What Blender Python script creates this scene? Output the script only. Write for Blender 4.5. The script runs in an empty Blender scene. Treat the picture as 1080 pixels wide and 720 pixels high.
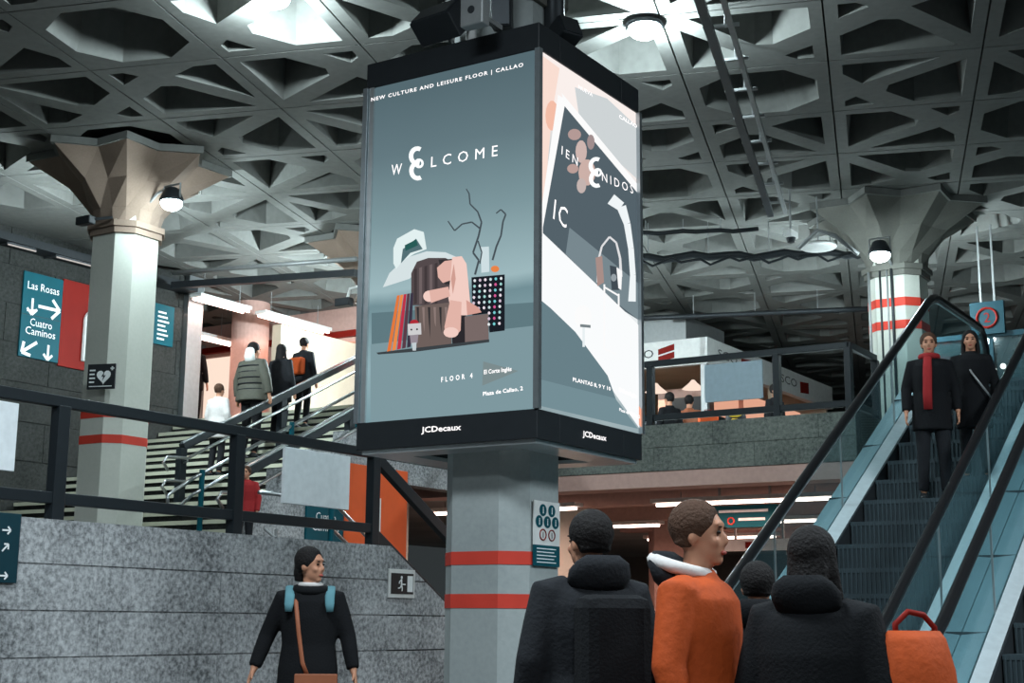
import bpy, math, random
from math import sin, cos, pi, radians, sqrt, atan2
from mathutils import Vector, Matrix
from mathutils.geometry import tessellate_polygon
random.seed(7)
SC = bpy.context.scene
COL = SC.collection

# ------------------------------------------------------------------ camera, world, exposure
F = 1500.0; PITCH = 0.19392; ROLL = 0.0084; CZ = 1.25
CP, SP, CR, SR = cos(PITCH), sin(PITCH), cos(ROLL), sin(ROLL)
R0 = Vector((1, 0, 0)); U0 = Vector((0, -SP, CP)); FW = Vector((0, CP, SP))
RX = R0 * CR + U0 * SR; UX = -R0 * SR + U0 * CR
cam = bpy.data.cameras.new('camera'); cam.sensor_width = 36; cam.lens = 50; cam.clip_start = .05; cam.clip_end = 200
co = bpy.data.objects.new('camera', cam); COL.objects.link(co)
M = Matrix((RX, UX, -FW)).transposed().to_4x4(); M.translation = Vector((0, 0, CZ)); co.matrix_world = M
SC.camera = co
cam.dof.use_dof = False
w = bpy.data.worlds.new('world'); SC.world = w; w.use_nodes = True
w.node_tree.nodes['Background'].inputs[0].default_value = (.62, .74, .78, 1)
w.node_tree.nodes['Background'].inputs[1].default_value = .045
SC.view_settings.view_transform = 'Standard'; SC.view_settings.look = 'None'
SC.view_settings.gamma = 1; SC.view_settings.use_curve_mapping = False
SC.view_settings.exposure = 0.0
SC.cycles.max_bounces = 5; SC.cycles.diffuse_bounces = 3; SC.cycles.glossy_bounces = 3
SC.cycles.transparent_max_bounces = 12; SC.cycles.sample_clamp_indirect = 3.0
try: SC.cycles.use_denoising = True
except Exception: pass

# building frame: p runs right (and nearer), q runs away to the right
BETA = radians(32.3); CB, SB = cos(BETA), sin(BETA)
def bw(p, q, z=0.0): return Vector((p * CB + q * SB, -p * SB + q * CB, z))
def wb(v): return (v.x * CB - v.y * SB, v.x * SB + v.y * CB, v.z)
def ray(px, py): return FW + RX * ((px - 540) / F) + UX * ((360 - py) / F)
def hit_q(px, py, q):
    d = ray(px, py); t = q / (d.x * SB + d.y * CB); return wb(Vector((0, 0, CZ)) + d * t)
def hit_p(px, py, p):
    d = ray(px, py); t = p / (d.x * CB - d.y * SB); return wb(Vector((0, 0, CZ)) + d * t)
def at(px, py, Y):
    d = ray(px, py); return Vector((0, 0, CZ)) + d * (Y / d.y)
def atz(px, py, z):
    d = ray(px, py); return Vector((0, 0, CZ)) + d * ((z - CZ) / d.z)

def lamp(name, loc, power, color, radius=.12, kind='POINT', size=1.0, rot=None, spot=None):
    l = bpy.data.lights.new(name, kind); l.energy = power; l.color = color
    if kind == 'AREA': l.shape = 'RECTANGLE'; l.size = size[0]; l.size_y = size[1]
    else: l.shadow_soft_size = radius
    if spot: l.spot_size = spot; l.spot_blend = .5
    o = bpy.data.objects.new(name, l); COL.objects.link(o); o.location = loc
    if rot: o.rotation_euler = rot
    return o
COOL = (.78, .95, 1.0); WARM = (1.0, .62, .50)
FLOODS = [  # px, py, depth, power : the bright floodlights the photo shows
    (288, -6, 13.2, 420, 'round floodlight on the ceiling above the left star of ribs, cut by the top edge'),
    (680, 27, 13.6, 340, 'round high bay lamp on a bracket right of the advertising box'),
    (181, 211, 17.6, 60, 'floodlight shining beside the left pillar under its capital'),
    (928, 266, 19.0, 60, 'small floodlight in front of the right pillar above its red stripes')]
HIDDEN = [  # lamps on the far sides of the pillars; last added to brighten kiosk fascia
    (Vector((-5.30, 19.05, 6.5)), 560), (Vector((5.72, 20.95, 6.5)), 420), (Vector((-2.36, 22.95, 6.45)), 900), (Vector((1.0, 21.5, 6.2)), 330)]
AREA = [  # unseen lamps over the hall, one of them added as fill
    ((0.5, -1.5, 6.6), 500), ((-1.8, 4.6, 6.9), 560), ((6.5, 4.0, 6.9), 380),   # ceiling luminaires over the hall on the camera's side
    ((7.0, 7.5, 6.9), 480), ((-10.5, 9.5, 6.9), 160)]  # first one here is added, out of view, to brighten the escalator side
for i, (loc, pw) in enumerate(AREA):
    lamp('hall_light', loc, pw, (.80, .93, 1.0), kind='AREA', size=(1.6, 1.6), rot=(0, 0, 0))

# ------------------------------------------------------------------ materials
def nt(name):
    m = bpy.data.materials.new(name); m.use_nodes = True
    return m, m.node_tree.nodes, m.node_tree.links
def plain(name, col, rough=.6, metal=0.0, emit=None, es=0.0, var=.06, scale=14, bump=.0, spec=.22):
    m, n, l = nt(name); b = n['Principled BSDF']
    b.inputs['Roughness'].default_value = rough; b.inputs['Metallic'].default_value = metal
    b.inputs['Specular IOR Level'].default_value = spec
    tc = n.new('ShaderNodeTexCoord'); no = n.new('ShaderNodeTexNoise'); no.inputs['Scale'].default_value = scale
    no.inputs['Detail'].default_value = 4
    l.new(tc.outputs['Object'], no.inputs['Vector'])
    r = n.new('ShaderNodeValToRGB'); c = Vector(col)
    r.color_ramp.elements[0].position = .3; r.color_ramp.elements[1].position = .7
    r.color_ramp.elements[0].color = (*(c * (1 - var)), 1); r.color_ramp.elements[1].color = (*(c * (1 + var)), 1)
    l.new(no.outputs['Fac'], r.inputs['Fac']); l.new(r.outputs['Color'], b.inputs['Base Color'])
    if bump:
        bp = n.new('ShaderNodeBump'); bp.inputs['Strength'].default_value = bump; bp.inputs['Distance'].default_value = .01
        l.new(no.outputs['Fac'], bp.inputs['Height']); l.new(bp.outputs['Normal'], b.inputs['Normal'])
    if emit:
        b.inputs['Emission Color'].default_value = (*emit, 1); b.inputs['Emission Strength'].default_value = es
    return m
def emis(name, col, s):
    m, n, l = nt(name); n.remove(n['Principled BSDF']); e = n.new('ShaderNodeEmission')
    e.inputs[0].default_value = (*col, 1); e.inputs[1].default_value = s
    l.new(e.outputs[0], n['Material Output'].inputs['Surface']); return m
def concrete(name, c1, c2, scale=1.2, rough=.85):
    m, n, l = nt(name); b = n['Principled BSDF']; b.inputs['Roughness'].default_value = rough
    b.inputs['Specular IOR Level'].default_value = .25
    tc = n.new('ShaderNodeTexCoord')
    a = n.new('ShaderNodeTexNoise'); a.inputs['Scale'].default_value = scale; a.inputs['Detail'].default_value = 6
    f = n.new('ShaderNodeTexNoise'); f.inputs['Scale'].default_value = scale * 30; f.inputs['Detail'].default_value = 3
    l.new(tc.outputs['Object'], a.inputs['Vector']); l.new(tc.outputs['Object'], f.inputs['Vector'])
    mx = n.new('ShaderNodeMath'); mx.operation = 'MULTIPLY_ADD'; mx.inputs[1].default_value = .3
    l.new(f.outputs['Fac'], mx.inputs[0]); l.new(a.outputs['Fac'], mx.inputs[2])
    r = n.new('ShaderNodeValToRGB'); r.color_ramp.elements[0].position = .42; r.color_ramp.elements[1].position = .86
    r.color_ramp.elements[0].color = (*c1, 1); r.color_ramp.elements[1].color = (*c2, 1)
    l.new(mx.outputs[0], r.inputs['Fac']); l.new(r.outputs['Color'], b.inputs['Base Color'])
    bp = n.new('ShaderNodeBump'); bp.inputs['Strength'].default_value = .2; bp.inputs['Distance'].default_value = .005
    l.new(f.outputs['Fac'], bp.inputs['Height']); l.new(bp.outputs['Normal'], b.inputs['Normal'])
    return m
def granite(name, dark, light, sc=34):
    m, n, l = nt(name); b = n['Principled BSDF']; b.inputs['Roughness'].default_value = .8; b.inputs['Specular IOR Level'].default_value = .15
    tc = n.new('ShaderNodeTexCoord')
    a = n.new('ShaderNodeTexNoise'); a.inputs['Scale'].default_value = sc; a.inputs['Detail'].default_value = 8; a.inputs['Roughness'].default_value = .75
    g = n.new('ShaderNodeTexNoise'); g.inputs['Scale'].default_value = 1.6; g.inputs['Detail'].default_value = 4
    l.new(tc.outputs['Object'], a.inputs['Vector']); l.new(tc.outputs['Object'], g.inputs['Vector'])
    mx = n.new('ShaderNodeMath'); mx.operation = 'MULTIPLY_ADD'; mx.inputs[1].default_value = .35
    l.new(g.outputs['Fac'], mx.inputs[0]); l.new(a.outputs['Fac'], mx.inputs[2])
    r = n.new('ShaderNodeValToRGB'); r.color_ramp.elements[0].position = .52; r.color_ramp.elements[1].position = .84
    r.color_ramp.elements[0].color = (*dark, 1); r.color_ramp.elements[1].color = (*light, 1)
    l.new(mx.outputs[0], r.inputs['Fac']); l.new(r.outputs['Color'], b.inputs['Base Color'])
    return m
def glass(name, tint=(.85, .95, .97), gl=.12, body=0.0, bodycol=(.3, .5, .55)):
    m, n, l = nt(name); n.remove(n['Principled BSDF'])
    t = n.new('ShaderNodeBsdfTransparent'); t.inputs[0].default_value = (*tint, 1)
    g = n.new('ShaderNodeBsdfGlossy'); g.inputs['Roughness'].default_value = .06
    mi = n.new('ShaderNodeMixShader'); mi.inputs[0].default_value = gl * .35; l.new(t.outputs[0], mi.inputs[1]); l.new(g.outputs[0], mi.inputs[2])
    o = mi
    if body:
        d = n.new('ShaderNodeBsdfDiffuse'); d.inputs[0].default_value = (*bodycol, 1)
        o = n.new('ShaderNodeMixShader'); o.inputs[0].default_value = body; l.new(mi.outputs[0], o.inputs[1]); l.new(d.outputs[0], o.inputs[2])
    l.new(o.outputs[0], n['Material Output'].inputs['Surface']); return m
MT = dict(
    ceil=concrete('ceiling_concrete', (.115, .118, .108), (.205, .207, .195), .35),
    pillar=concrete('pillar_concrete', (.30, .33, .33), (.44, .47, .46), .8),
    pillarw=concrete('painted_pillar', (.50, .52, .46), (.62, .62, .56), .9),
    capital=concrete('capital_concrete', (.20, .145, .11), (.29, .215, .17), 1.5),
    capital2=concrete('capital_grey', (.11, .11, .095), (.18, .175, .155), 1.5),
    red=plain('red_paint', (.62, .055, .035), .6, scale=5),
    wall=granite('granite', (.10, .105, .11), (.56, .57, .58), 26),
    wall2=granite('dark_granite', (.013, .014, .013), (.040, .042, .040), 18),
    slab=granite('slab_granite', (.07, .08, .075), (.24, .26, .23), 20),
    floor=concrete('floor_stone', (.055, .055, .055), (.10, .10, .095), .8, .5),
    black=plain('black_paint', (.018, .021, .024), .45),
    rail=plain('dark_rail_paint', (.016, .021, .025), .40),
    steel=plain('brushed_steel', (.55, .57, .58), .28, 1.0),
    steelp=plain('steel_panel', (.42, .46, .48), .35, .9),
    stepm=plain('escalator_step', (.055, .075, .085), .45, .3), deck=plain('escalator_deck', (.27, .37, .40), .42, .25, scale=3),
    alu=plain('aluminium', (.66, .69, .70), .3, .8),
    dmetal=plain('dark_metal', (.045, .05, .055), .45, .5),
    rubber=plain('handrail_rubber', (.012, .012, .013), .28),
    grey=plain('grey_metal', (.30, .31, .31), .45, .4),
    beige=concrete('cream_wall', (.46, .37, .28), (.58, .48, .37), 1.5),
    white=plain('white_board', (.86, .90, .92), .45),
    white2=plain('white_paint', (.72, .72, .70), .6),
    blueboard=plain('blue_grey_board', (.36, .46, .52), .4),
    teal=plain('teal_enamel', (.003, .075, .10), .5, scale=4, spec=.1),
    tealdark=plain('dark_teal', (.006, .040, .055), .5),
    redp=plain('red_panel', (.20, .012, .008), .6, scale=3, spec=.1),
    orange=plain('orange_panel', (.72, .10, .02), .5, scale=3),
    glass=glass('clear_glass'), glass2=glass('smoky_glass', (.80, .90, .92), .2, .05, (.25, .42, .46)),
    tube=emis('fluorescent', (1.0, .70, .60), 9.0), tubew=emis('fluorescent_pink', (1.0, .60, .48), 5.0),
    flood=emis('flood_glow', (.75, .97, 1.0), 40.0),
    shop=emis('shop_glow', (1.0, .50, .34), .75), shopw=emis('shop_white', (1.0, .78, .64), 1.0),
    letter=plain('white_lettering', (.88, .90, .90), .5),
    lettere=emis('lit_lettering', (1, .97, .97), 1.3),
    skin=plain('skin', (.50, .24, .15), .5, scale=20), hair=plain('black_hair', (.012, .010, .010), .75, scale=70, bump=.9, spec=.2), deckalu=plain('deck_alloy', (.66, .72, .74), .4, .25),
    hairbr=plain('brown_hair', (.07, .035, .022), .75, scale=70, bump=.9, spec=.2),
    coat=plain('black_wool', (.006, .0065, .008), .9, scale=80, bump=.4),
    dgrey=plain('dark_grey_cloth', (.014, .015, .018), .9, scale=60, bump=.4),
    green=plain('olive_quilted', (.075, .075, .060), .7, scale=30, bump=.5),
    orangec=plain('orange_cloth', (.42, .065, .012), .75, scale=40, bump=.3), redc=plain('red_scarf', (.30, .02, .022), .8, scale=40),
    tealc=plain('teal_strap', (.10, .24, .28), .8), brown=plain('brown_leather', (.30, .10, .05), .5), wcloth=plain('white_cloth', (.66, .62, .60), .8, scale=40, bump=.3),
    lip=plain('lips', (.42, .10, .08), .5), eye=plain('dark_eye', (.02, .015, .012), .2), yellow=plain('yellow_cloth', (.75, .50, .04), .6),
    pink=plain('pink_paint', (.56, .36, .31), .7))

# ------------------------------------------------------------------ mesh helpers
class MB:
    def __init__(s): s.v = []; s.f = []; s.m = []; s.cur = 0
    def add(s, vs, fs):
        b = len(s.v); s.v += [tuple(v) for v in vs]
        for f in fs: s.f.append(tuple(b + i for i in f)); s.m.append(s.cur)
        return s
    def box(s, x0, x1, y0, y1, z0, z1):
        return s.add([(x0, y0, z0), (x1, y0, z0), (x1, y1, z0), (x0, y1, z0), (x0, y0, z1), (x1, y0, z1), (x1, y1, z1), (x0, y1, z1)],
                     [(0, 3, 2, 1), (4, 5, 6, 7), (0, 1, 5, 4), (1, 2, 6, 5), (2, 3, 7, 6), (3, 0, 4, 7)])
    def hexa(s, a, b):  # two quads joined
        return s.add(list(a) + list(b), [(3, 2, 1, 0), (4, 5, 6, 7), (0, 1, 5, 4), (1, 2, 6, 5), (2, 3, 7, 6), (3, 0, 4, 7)])
    def prism(s, poly, d, off=(0, 0, 0)):  # poly: 3D points, extruded along vector d
        n = len(poly); P = [Vector(p) + Vector(off) for p in poly]; Q = [p + Vector(d) for p in P]
        tri = tessellate_polygon([P])
        b = [tuple(t) for t in tri] + [tuple(n + i for i in reversed(t)) for t in tri]
        b += [(i, (i + 1) % n, n + (i + 1) % n, n + i) for i in range(n)]
        return s.add(P + Q, b)
    def bar(s, a, b, wd, ht, up=(0, 0, 1)):
        a = Vector(a); b = Vector(b); t = (b - a).normalized(); u = Vector(up); sd = t.cross(u).normalized(); u2 = sd.cross(t).normalized()
        q = lambda c: [c - sd * wd / 2 - u2 * ht / 2, c + sd * wd / 2 - u2 * ht / 2, c + sd * wd / 2 + u2 * ht / 2, c - sd * wd / 2 + u2 * ht / 2]
        return s.hexa(q(a), q(b))
    def tube(s, pts, r, n=10, close=False):
        P = [Vector(p) for p in pts]; rs = r if isinstance(r, (list, tuple)) else [r] * len(P)
        b = len(s.v); prev = None
        for i, p in enumerate(P):
            if close: t = P[(i + 1) % len(P)] - P[i - 1]
            else: t = P[min(i + 1, len(P) - 1)] - P[max(i - 1, 0)]
            t.normalize()
            if prev is None:
                a = Vector((0, 0, 1)) if abs(t.z) < .9 else Vector((1, 0, 0)); e = t.cross(a).normalized()
            else: e = (prev - t * prev.dot(t)).normalized()
            prev = e; g = t.cross(e)
            for k in range(n):
                an = 2 * pi * k / n; s.v.append(tuple(p + (e * cos(an) + g * sin(an)) * rs[i]))
        m = len(P)
        for i in range(m if close else m - 1):
            j = (i + 1) % m
            for k in range(n):
                s.f.append((b + i * n + k, b + i * n + (k + 1) % n, b + j * n + (k + 1) % n, b + j * n + k)); s.m.append(s.cur)
        if not close:
            s.f.append(tuple(b + k for k in reversed(range(n)))); s.m.append(s.cur)
            s.f.append(tuple(b + (m - 1) * n + k for k in range(n))); s.m.append(s.cur)
        return s
    def lathe(s, prof, n=24, c=(0, 0, 0), axis='z'):
        b = len(s.v)
        for r, z in prof:
            for k in range(n):
                a = 2 * pi * k / n; v = (r * cos(a), r * sin(a), z)
                if axis == 'y': v = (v[0], v[2], v[1])
                s.v.append((v[0] + c[0], v[1] + c[1], v[2] + c[2]))
        for i in range(len(prof) - 1):
            for k in range(n):
                s.f.append((b + i * n + k, b + i * n + (k + 1) % n, b + (i + 1) * n + (k + 1) % n, b + (i + 1) * n + k)); s.m.append(s.cur)
        s.f.append(tuple(b + k for k in reversed(range(n)))); s.m.append(s.cur)
        s.f.append(tuple(b + (len(prof) - 1) * n + k for k in range(n))); s.m.append(s.cur)
        return s
    def ellipsoid(s, c, r, n=16, m=10):
        b = len(s.v)
        for i in range(m + 1):
            th = pi * i / m
            for k in range(n):
                a = 2 * pi * k / n
                s.v.append((c[0] + r[0] * max(sin(th), .02) * cos(a), c[1] + r[1] * max(sin(th), .02) * sin(a), c[2] - r[2] * cos(th)))
        for i in range(m):
            for k in range(n):
                s.f.append((b + i * n + k, b + i * n + (k + 1) % n, b + (i + 1) * n + (k + 1) % n, b + (i + 1) * n + k)); s.m.append(s.cur)
        s.f.append(tuple(b + k for k in reversed(range(n)))); s.m.append(s.cur)
        s.f.append(tuple(b + m * n + k for k in range(n))); s.m.append(s.cur)
        return s
    def etube(s, secs, n=18, side=(1, 0, 0)):  # secs: (pos, r_side, r_other) swept ellipses
        P = [Vector(a[0]) for a in secs]; b = len(s.v)
        for i, a in enumerate(secs):
            t = (P[min(i + 1, len(P) - 1)] - P[max(i - 1, 0)]).normalized()
            e = Vector(side); e = (e - t * e.dot(t)).normalized(); g = t.cross(e)
            for k in range(n):
                an = 2 * pi * k / n; s.v.append(tuple(P[i] + e * cos(an) * a[1] + g * sin(an) * a[2]))
        m = len(P)
        for i in range(m - 1):
            for k in range(n):
                s.f.append((b + i * n + k, b + i * n + (k + 1) % n, b + (i + 1) * n + (k + 1) % n, b + (i + 1) * n + k)); s.m.append(s.cur)
        s.f.append(tuple(b + k for k in reversed(range(n)))); s.m.append(s.cur)
        s.f.append(tuple(b + (m - 1) * n + k for k in range(n))); s.m.append(s.cur)
        return s
def obj(name, mb, mat, parent=None, smooth=False, bevel=0.0, label=None):
    me = bpy.data.meshes.new(name); me.from_pydata([tuple(v) for v in mb.v], [], mb.f)
    mats = mat if isinstance(mat, (list, tuple)) else [mat]
    for m in mats: me.materials.append(MT[m] if isinstance(m, str) else m)
    if len(mats) > 1:
        for i, p in enumerate(me.polygons): p.material_index = mb.m[i]
    if smooth:
        for p in me.polygons: p.use_smooth = True
    me.update()
    o = bpy.data.objects.new(name, me); COL.objects.link(o)
    if parent: o.parent = parent
    if bevel:
        b = o.modifiers.new('bevel', 'BEVEL'); b.width = bevel; b.segments = 2; b.limit_method = 'ANGLE'
    if label: o['label'] = label
    return o
def remesh(name, mb, voxel, mat, parent=None, smooth_it=4):
    me = bpy.data.meshes.new('t'); me.from_pydata([tuple(v) for v in mb.v], [], mb.f)
    t = bpy.data.objects.new('t', me); COL.objects.link(t)
    r = t.modifiers.new('r', 'REMESH'); r.mode = 'VOXEL'; r.voxel_size = voxel; r.use_smooth_shade = True
    sm = t.modifiers.new('s', 'SMOOTH'); sm.factor = .5; sm.iterations = smooth_it
    dg = bpy.context.evaluated_depsgraph_get(); n = bpy.data.meshes.new_from_object(t.evaluated_get(dg))
    bpy.data.objects.remove(t); bpy.data.meshes.remove(me)
    n.materials.clear(); n.materials.append(MT[mat]); n.name = name
    for p in n.polygons: p.use_smooth = True
    o = bpy.data.objects.new(name, n); COL.objects.link(o)
    if parent: o.parent = parent
    return o
def tag(o, label, cat, group=None, kind=None):
    o['label'] = label; o['category'] = cat
    if group: o['group'] = group
    if kind: o['kind'] = kind
    return o
def thing(name, label, cat, loc=(0, 0, 0), rz=None, group=None):
    o = bpy.data.objects.new(name, None); o.empty_display_size = .2; COL.objects.link(o)
    o.location = loc; o.rotation_euler = (0, 0, -BETA if rz is None else rz)
    return tag(o, label, cat, group)
def bthing(name, label, cat, p, q, z, group=None, rz=0):
    return thing(name, label, cat, bw(p, q, z), -BETA + rz, group)
def struct(name, mb, mat, **k):
    o = obj(name, mb, mat, **k); o.rotation_euler = (0, 0, -BETA); o['kind'] = 'structure'; return o
def text(name, s, mat, parent, origin, right, up, height, ext=.002, spacing=1.0, width=None, align='LEFT', bold=0.0):
    cu = bpy.data.curves.new(name, 'FONT'); cu.body = s; cu.size = 1.0; cu.extrude = 0; cu.space_character = spacing; cu.resolution_u = 2; cu.offset = bold
    t = bpy.data.objects.new('t', cu); COL.objects.link(t); dg = bpy.context.evaluated_depsgraph_get()
    me = bpy.data.meshes.new_from_object(t.evaluated_get(dg)); bpy.data.objects.remove(t)
    xs = [v.co.x for v in me.vertices]; ys = [v.co.y for v in me.vertices]
    if not xs: return None
    w0, h0 = max(xs) - min(xs), max(ys) - min(ys)
    sy = height / h0; sx = (width / w0) if width else sy
    R = Vector(right).normalized(); U = Vector(up).normalized(); N = R.cross(U)
    nw = len(s.split()); sx_ = sorted(xs); gaps = sorted(((b - a, (a + b) / 2) for a, b in zip(sx_[:-1], sx_[1:])), reverse=True)[:nw - 1]
    cuts = sorted(g[1] for g in gaps); wid = [sum(v.co.x > c for c in cuts) for v in me.vertices]
    for v in me.vertices:
        x = (v.co.x - min(xs)) * sx; y = (v.co.y - min(ys)) * sy
        if align == 'CENTER': x -= w0 * sx / 2
        v.co = Vector(origin) + R * x + U * y + N * ext
    first = None
    for k in range(nw):
        ps = [tuple(p.vertices) for p in me.polygons if wid[p.vertices[0]] == k]
        if not ps: continue
        idx = {i: n for n, i in enumerate(sorted({i for p in ps for i in p}))}
        m2 = bpy.data.meshes.new(name); m2.from_pydata([me.vertices[i].co[:] for i in idx], [], [tuple(idx[i] for i in p) for p in ps])
        m2.materials.append(MT[mat] if isinstance(mat, str) else mat)
        o = bpy.data.objects.new(name, m2); COL.objects.link(o); o.parent = parent; first = first or []; first.append(o)
    bpy.data.meshes.remove(me)
    return first
def copy_tree(o, parent=None):
    c = o.copy(); COL.objects.link(c); c.parent = parent
    for ch in list(o.children): copy_tree(ch, c)
    return c

# ------------------------------------------------------------------ ceiling: precast ribbed cells
H = 6.0; CELL = .267 * H; TH = .2533; ZC = CZ + H
OX, OY = -.7236 * H, 2.7658 * H
def cg(i, j, z=ZC): return Vector((OX + CELL * (i * cos(TH) + j * sin(TH)), OY + CELL * (-i * sin(TH) + j * cos(TH)), z))
T1 = [[(.09, .09), (.20, .09), (.28, .17), (.09, .30)], [(.91, .74), (.91, .09), (.74, .09), (.53, .22)],
      [(.09, .91), (.84, .91), (.46, .40), (.34, .38), (.09, .58)]]
HEX = [[(.09, .30), (.33, .09), (.70, .09), (.91, .33), (.91, .70), (.67, .91), (.30, .91), (.09, .67)]]
def rot(P, k):
    for _ in range(k): P = [[(.5 + (y - .5), .5 - (x - .5)) for x, y in h] for h in P]
    return P
KIND = {0: HEX, 1: T1, 2: rot(T1, 1), 4: rot(T1, 2), 3: rot(T1, 3)}
cm = MB(); DEP = .52
pat = {}
for k, holes in KIND.items():
    g = .006
    outer = [(g, g), (1 - g, g), (1 - g, 1 - g), (g, 1 - g)]
    loops = [[Vector((x, y, 0)) for x, y in outer]] + [[Vector((x, y, 0)) for x, y in h] for h in holes]
    pat[k] = (loops, tessellate_polygon(loops))
def cell_ok(c): return c.y > 5.5 and c.y < 46 and abs(c.x) < .46 * c.y + 3.5
for i in range(-22, 34):
    for j in range(-12, 30):
        c = cg(i + .5, j + .5)
        if not cell_ok(c): continue
        pq = wb(c)
        flat = pq[0] < -17.1 and pq[1] < 17.0
        if flat:
            q4 = [cg(i + a, j + b) for a, b in ((.006, .006), (.994, .006), (.994, .994), (.006, .994))]
            cm.prism(q4, (0, 0, .1)); continue
        loops, tri = pat[(j + 2 * i + 2) % 5]
        fl = [v for L in loops for v in L]
        cm.add([cg(i + v.x, j + v.y) for v in fl], tri)
        L = loops[0]; n = 4
        cm.add([cg(i + v.x, j + v.y) for v in L] + [cg(i + v.x, j + v.y, ZC + .1) for v in L], [(a, (a + 1) % n, n + (a + 1) % n, n + a) for a in range(n)])
        for L in loops[1:]:
            n = len(L); cen = sum(L, Vector()) / n
            top = [v.lerp(cen, .16) for v in L]
            cm.add([cg(i + v.x, j + v.y) for v in L] + [cg(i + v.x, j + v.y, ZC + DEP) for v in top],
                   [(a, (a + 1) % n, n + (a + 1) % n, n + a) for a in range(n)] + [tuple(range(n, 2 * n))])
o = obj('ceiling', cm, 'ceil'); o['kind'] = 'structure'
rp = MB(); rp.box(-32, 32, -2, 50, ZC + DEP + .03, ZC + DEP + .3)
o = obj('ceiling', rp, 'ceil'); o['kind'] = 'structure'

# ------------------------------------------------------------------ big structure (building frame)
WP = -8.2; WTOP = 1.94
fl = MB(); fl.box(-25, 14, -6, 46, -.2, 0); struct('floor', fl, 'floor')
# left parapet wall in stone courses, falling with the stair at its far end
def zstair(q): return WTOP + .05 - (q - 10.9) * .56
wl = MB(); ch = (WTOP - .0) / 6
qa, qb = 2.0, 10.85
for k in range(6):
    z0, z1 = WTOP - ch * (k + 1) + .006, WTOP - ch * k - .006
    L = 2.45
    qq = qa - (k % 2) * 1.2 - 2
    while qq < qb:
        a, b = max(qq, qa), min(qq + L, qb)
        if b > a: wl.box(WP - .3, WP, a + .004, b - (0 if b == qb else .004), z0, z1)
        qq += L
    # stone under the falling stair rail
    qe = qb + (WTOP - z1) / .56; qf = qb + (WTOP - z0) / .56
    wl.prism([(WP - .3, qb, z0), (WP - .3, qf, z0), (WP - .3, qe, z1), (WP - .3, qb, z1)], (.3, 0, 0))
wl.box(WP - .28, WP - .012, qa, qb + .0, 0, WTOP - .01)
struct('wall_left', wl, 'wall')
mz = MB(); mz.box(-24, WP - .3, 2, 10.85, 1.5, 1.86); mz.box(-24, -11.85, 10.85, 12.6, 1.5, 1.86); struct('floor', mz, 'floor')
ds = MB()
for k in range(10):
    ds.box(-11.7, WP - .3, 10.85 + k * .32, 10.85 + (k + 1) * .32, 0, 1.86 - (k + 1) * .175)
struct('floor', ds, 'floor').name = 'floor'
# far side wall with metro signs, top of stairs opening
PW = -18.0
w2 = MB()
z = 0
for k in range(12):
    z0, z1 = k * .6 + .007, (k + 1) * .6 - .007
    qq = 4 - (k % 2) * .9
    while qq < 17.7:
        w2.box(PW - .3, PW, max(qq, 4) + .006, min(qq + 1.8, 17.7) - .006, z0, min(z1, 7.2)); qq += 1.8
w2.box(PW - .28, PW - .015, 4, 17.7, 0, 7.2)
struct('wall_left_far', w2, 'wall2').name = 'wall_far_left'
tr = MB(); tr.box(PW - .32, PW + .12, 17.62, 17.98, 1.9, 7.2); struct('trim_1', tr, 'steelp')
tr = MB(); tr.box(PW, PW + .35, 4, 17.6, 6.86, 6.98); struct('trim_2', tr, 'black')
# slab edge (upper level) and its granite band
Q0 = 17.7; SZ0, SZ1 = 3.30, 3.95
sl = MB()
for k in range(2):
    z0 = SZ0 + k * .325 + .005; z1 = z0 + .315; pp = -11.85 + k * .9
    for a in range(-3, 8):
        x0, x1 = max(-13.6, pp + a * 1.5), min(-5.95, pp + (a + 1) * 1.5)
        if x1 > x0: sl.box(x0 + .003, x1 - .003, Q0, Q0 + .2, z0, z1)
sl.box(-13.6, -5.95, Q0 + .01, Q0 + .2, SZ0, SZ1 - .005)
sl.box(-6.15, -5.95, Q0 + .01, 19.0, SZ0, SZ1 - .005)
struct('wall_front', sl, 'slab')
us = MB(); us.box(-24, -5.95, Q0 + .2, 42, SZ0 + .02, SZ1 - .004); us.box(-5.95, 12, 18.95, 42, SZ0 + .02, SZ1 - .004)
struct('floor', us, 'pillar')
bmk = MB(); bmk.box(-13.6, -5.95, Q0 + .02, Q0 + .5, SZ0 - .22, SZ0 + .02); struct('trim_3', bmk, 'pink')
for k in range(7):
    b = MB(); q = 20.2 + k * 3.1; b.box(-14, 10, q, q + .4, SZ0 - .22, SZ0 + .02); struct('trim_%d' % (4 + k), b, 'pink')
bk = MB(); bk.box(-24, 12, 41.5, 41.8, 0, 7.2); struct('wall_back', bk, 'ceil')
rw = MB(); rw.box(6.5, 6.8, 3, 42, 0, 7.2); struct('wall_right', rw, 'wall2')

# stairs going up at the left, in two flights either side of the railing
PR1, PR2 = -14.25, -11.85
def zn(q): return 2.66 + (q - 14.06) * .485
q_s = 14.06 - (2.66 - 1.86) / .485
st = bthing('staircase', 'broad stone staircase with pale step edges climbing behind the left pillar', 'stairs', -15, q_s, 1.86)
nst = 18; run = .155 / .485
sm_ = MB(); nos = MB()
for k in range(nst):
    a = k * run
    sm_.box(PW + .02 + 15, PR2 + 15 - .02, a, a + run + .03, max(0, (k - 1) * .155 - .12), (k + 1) * .155)
    nos.box(PW + .02 + 15, PR2 + 15 - .02, a - .025, a + .05, (k + 1) * .155 - .05, (k + 1) * .155 + .004)
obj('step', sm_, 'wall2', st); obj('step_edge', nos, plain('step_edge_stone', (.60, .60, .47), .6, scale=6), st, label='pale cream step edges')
ztop = 1.86 + nst * .155; qtop = q_s + nst * run
uf = MB(); uf.box(-26, PR2, qtop - .01, 42, ztop - .3, ztop); struct('floor', uf, 'floor')
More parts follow.
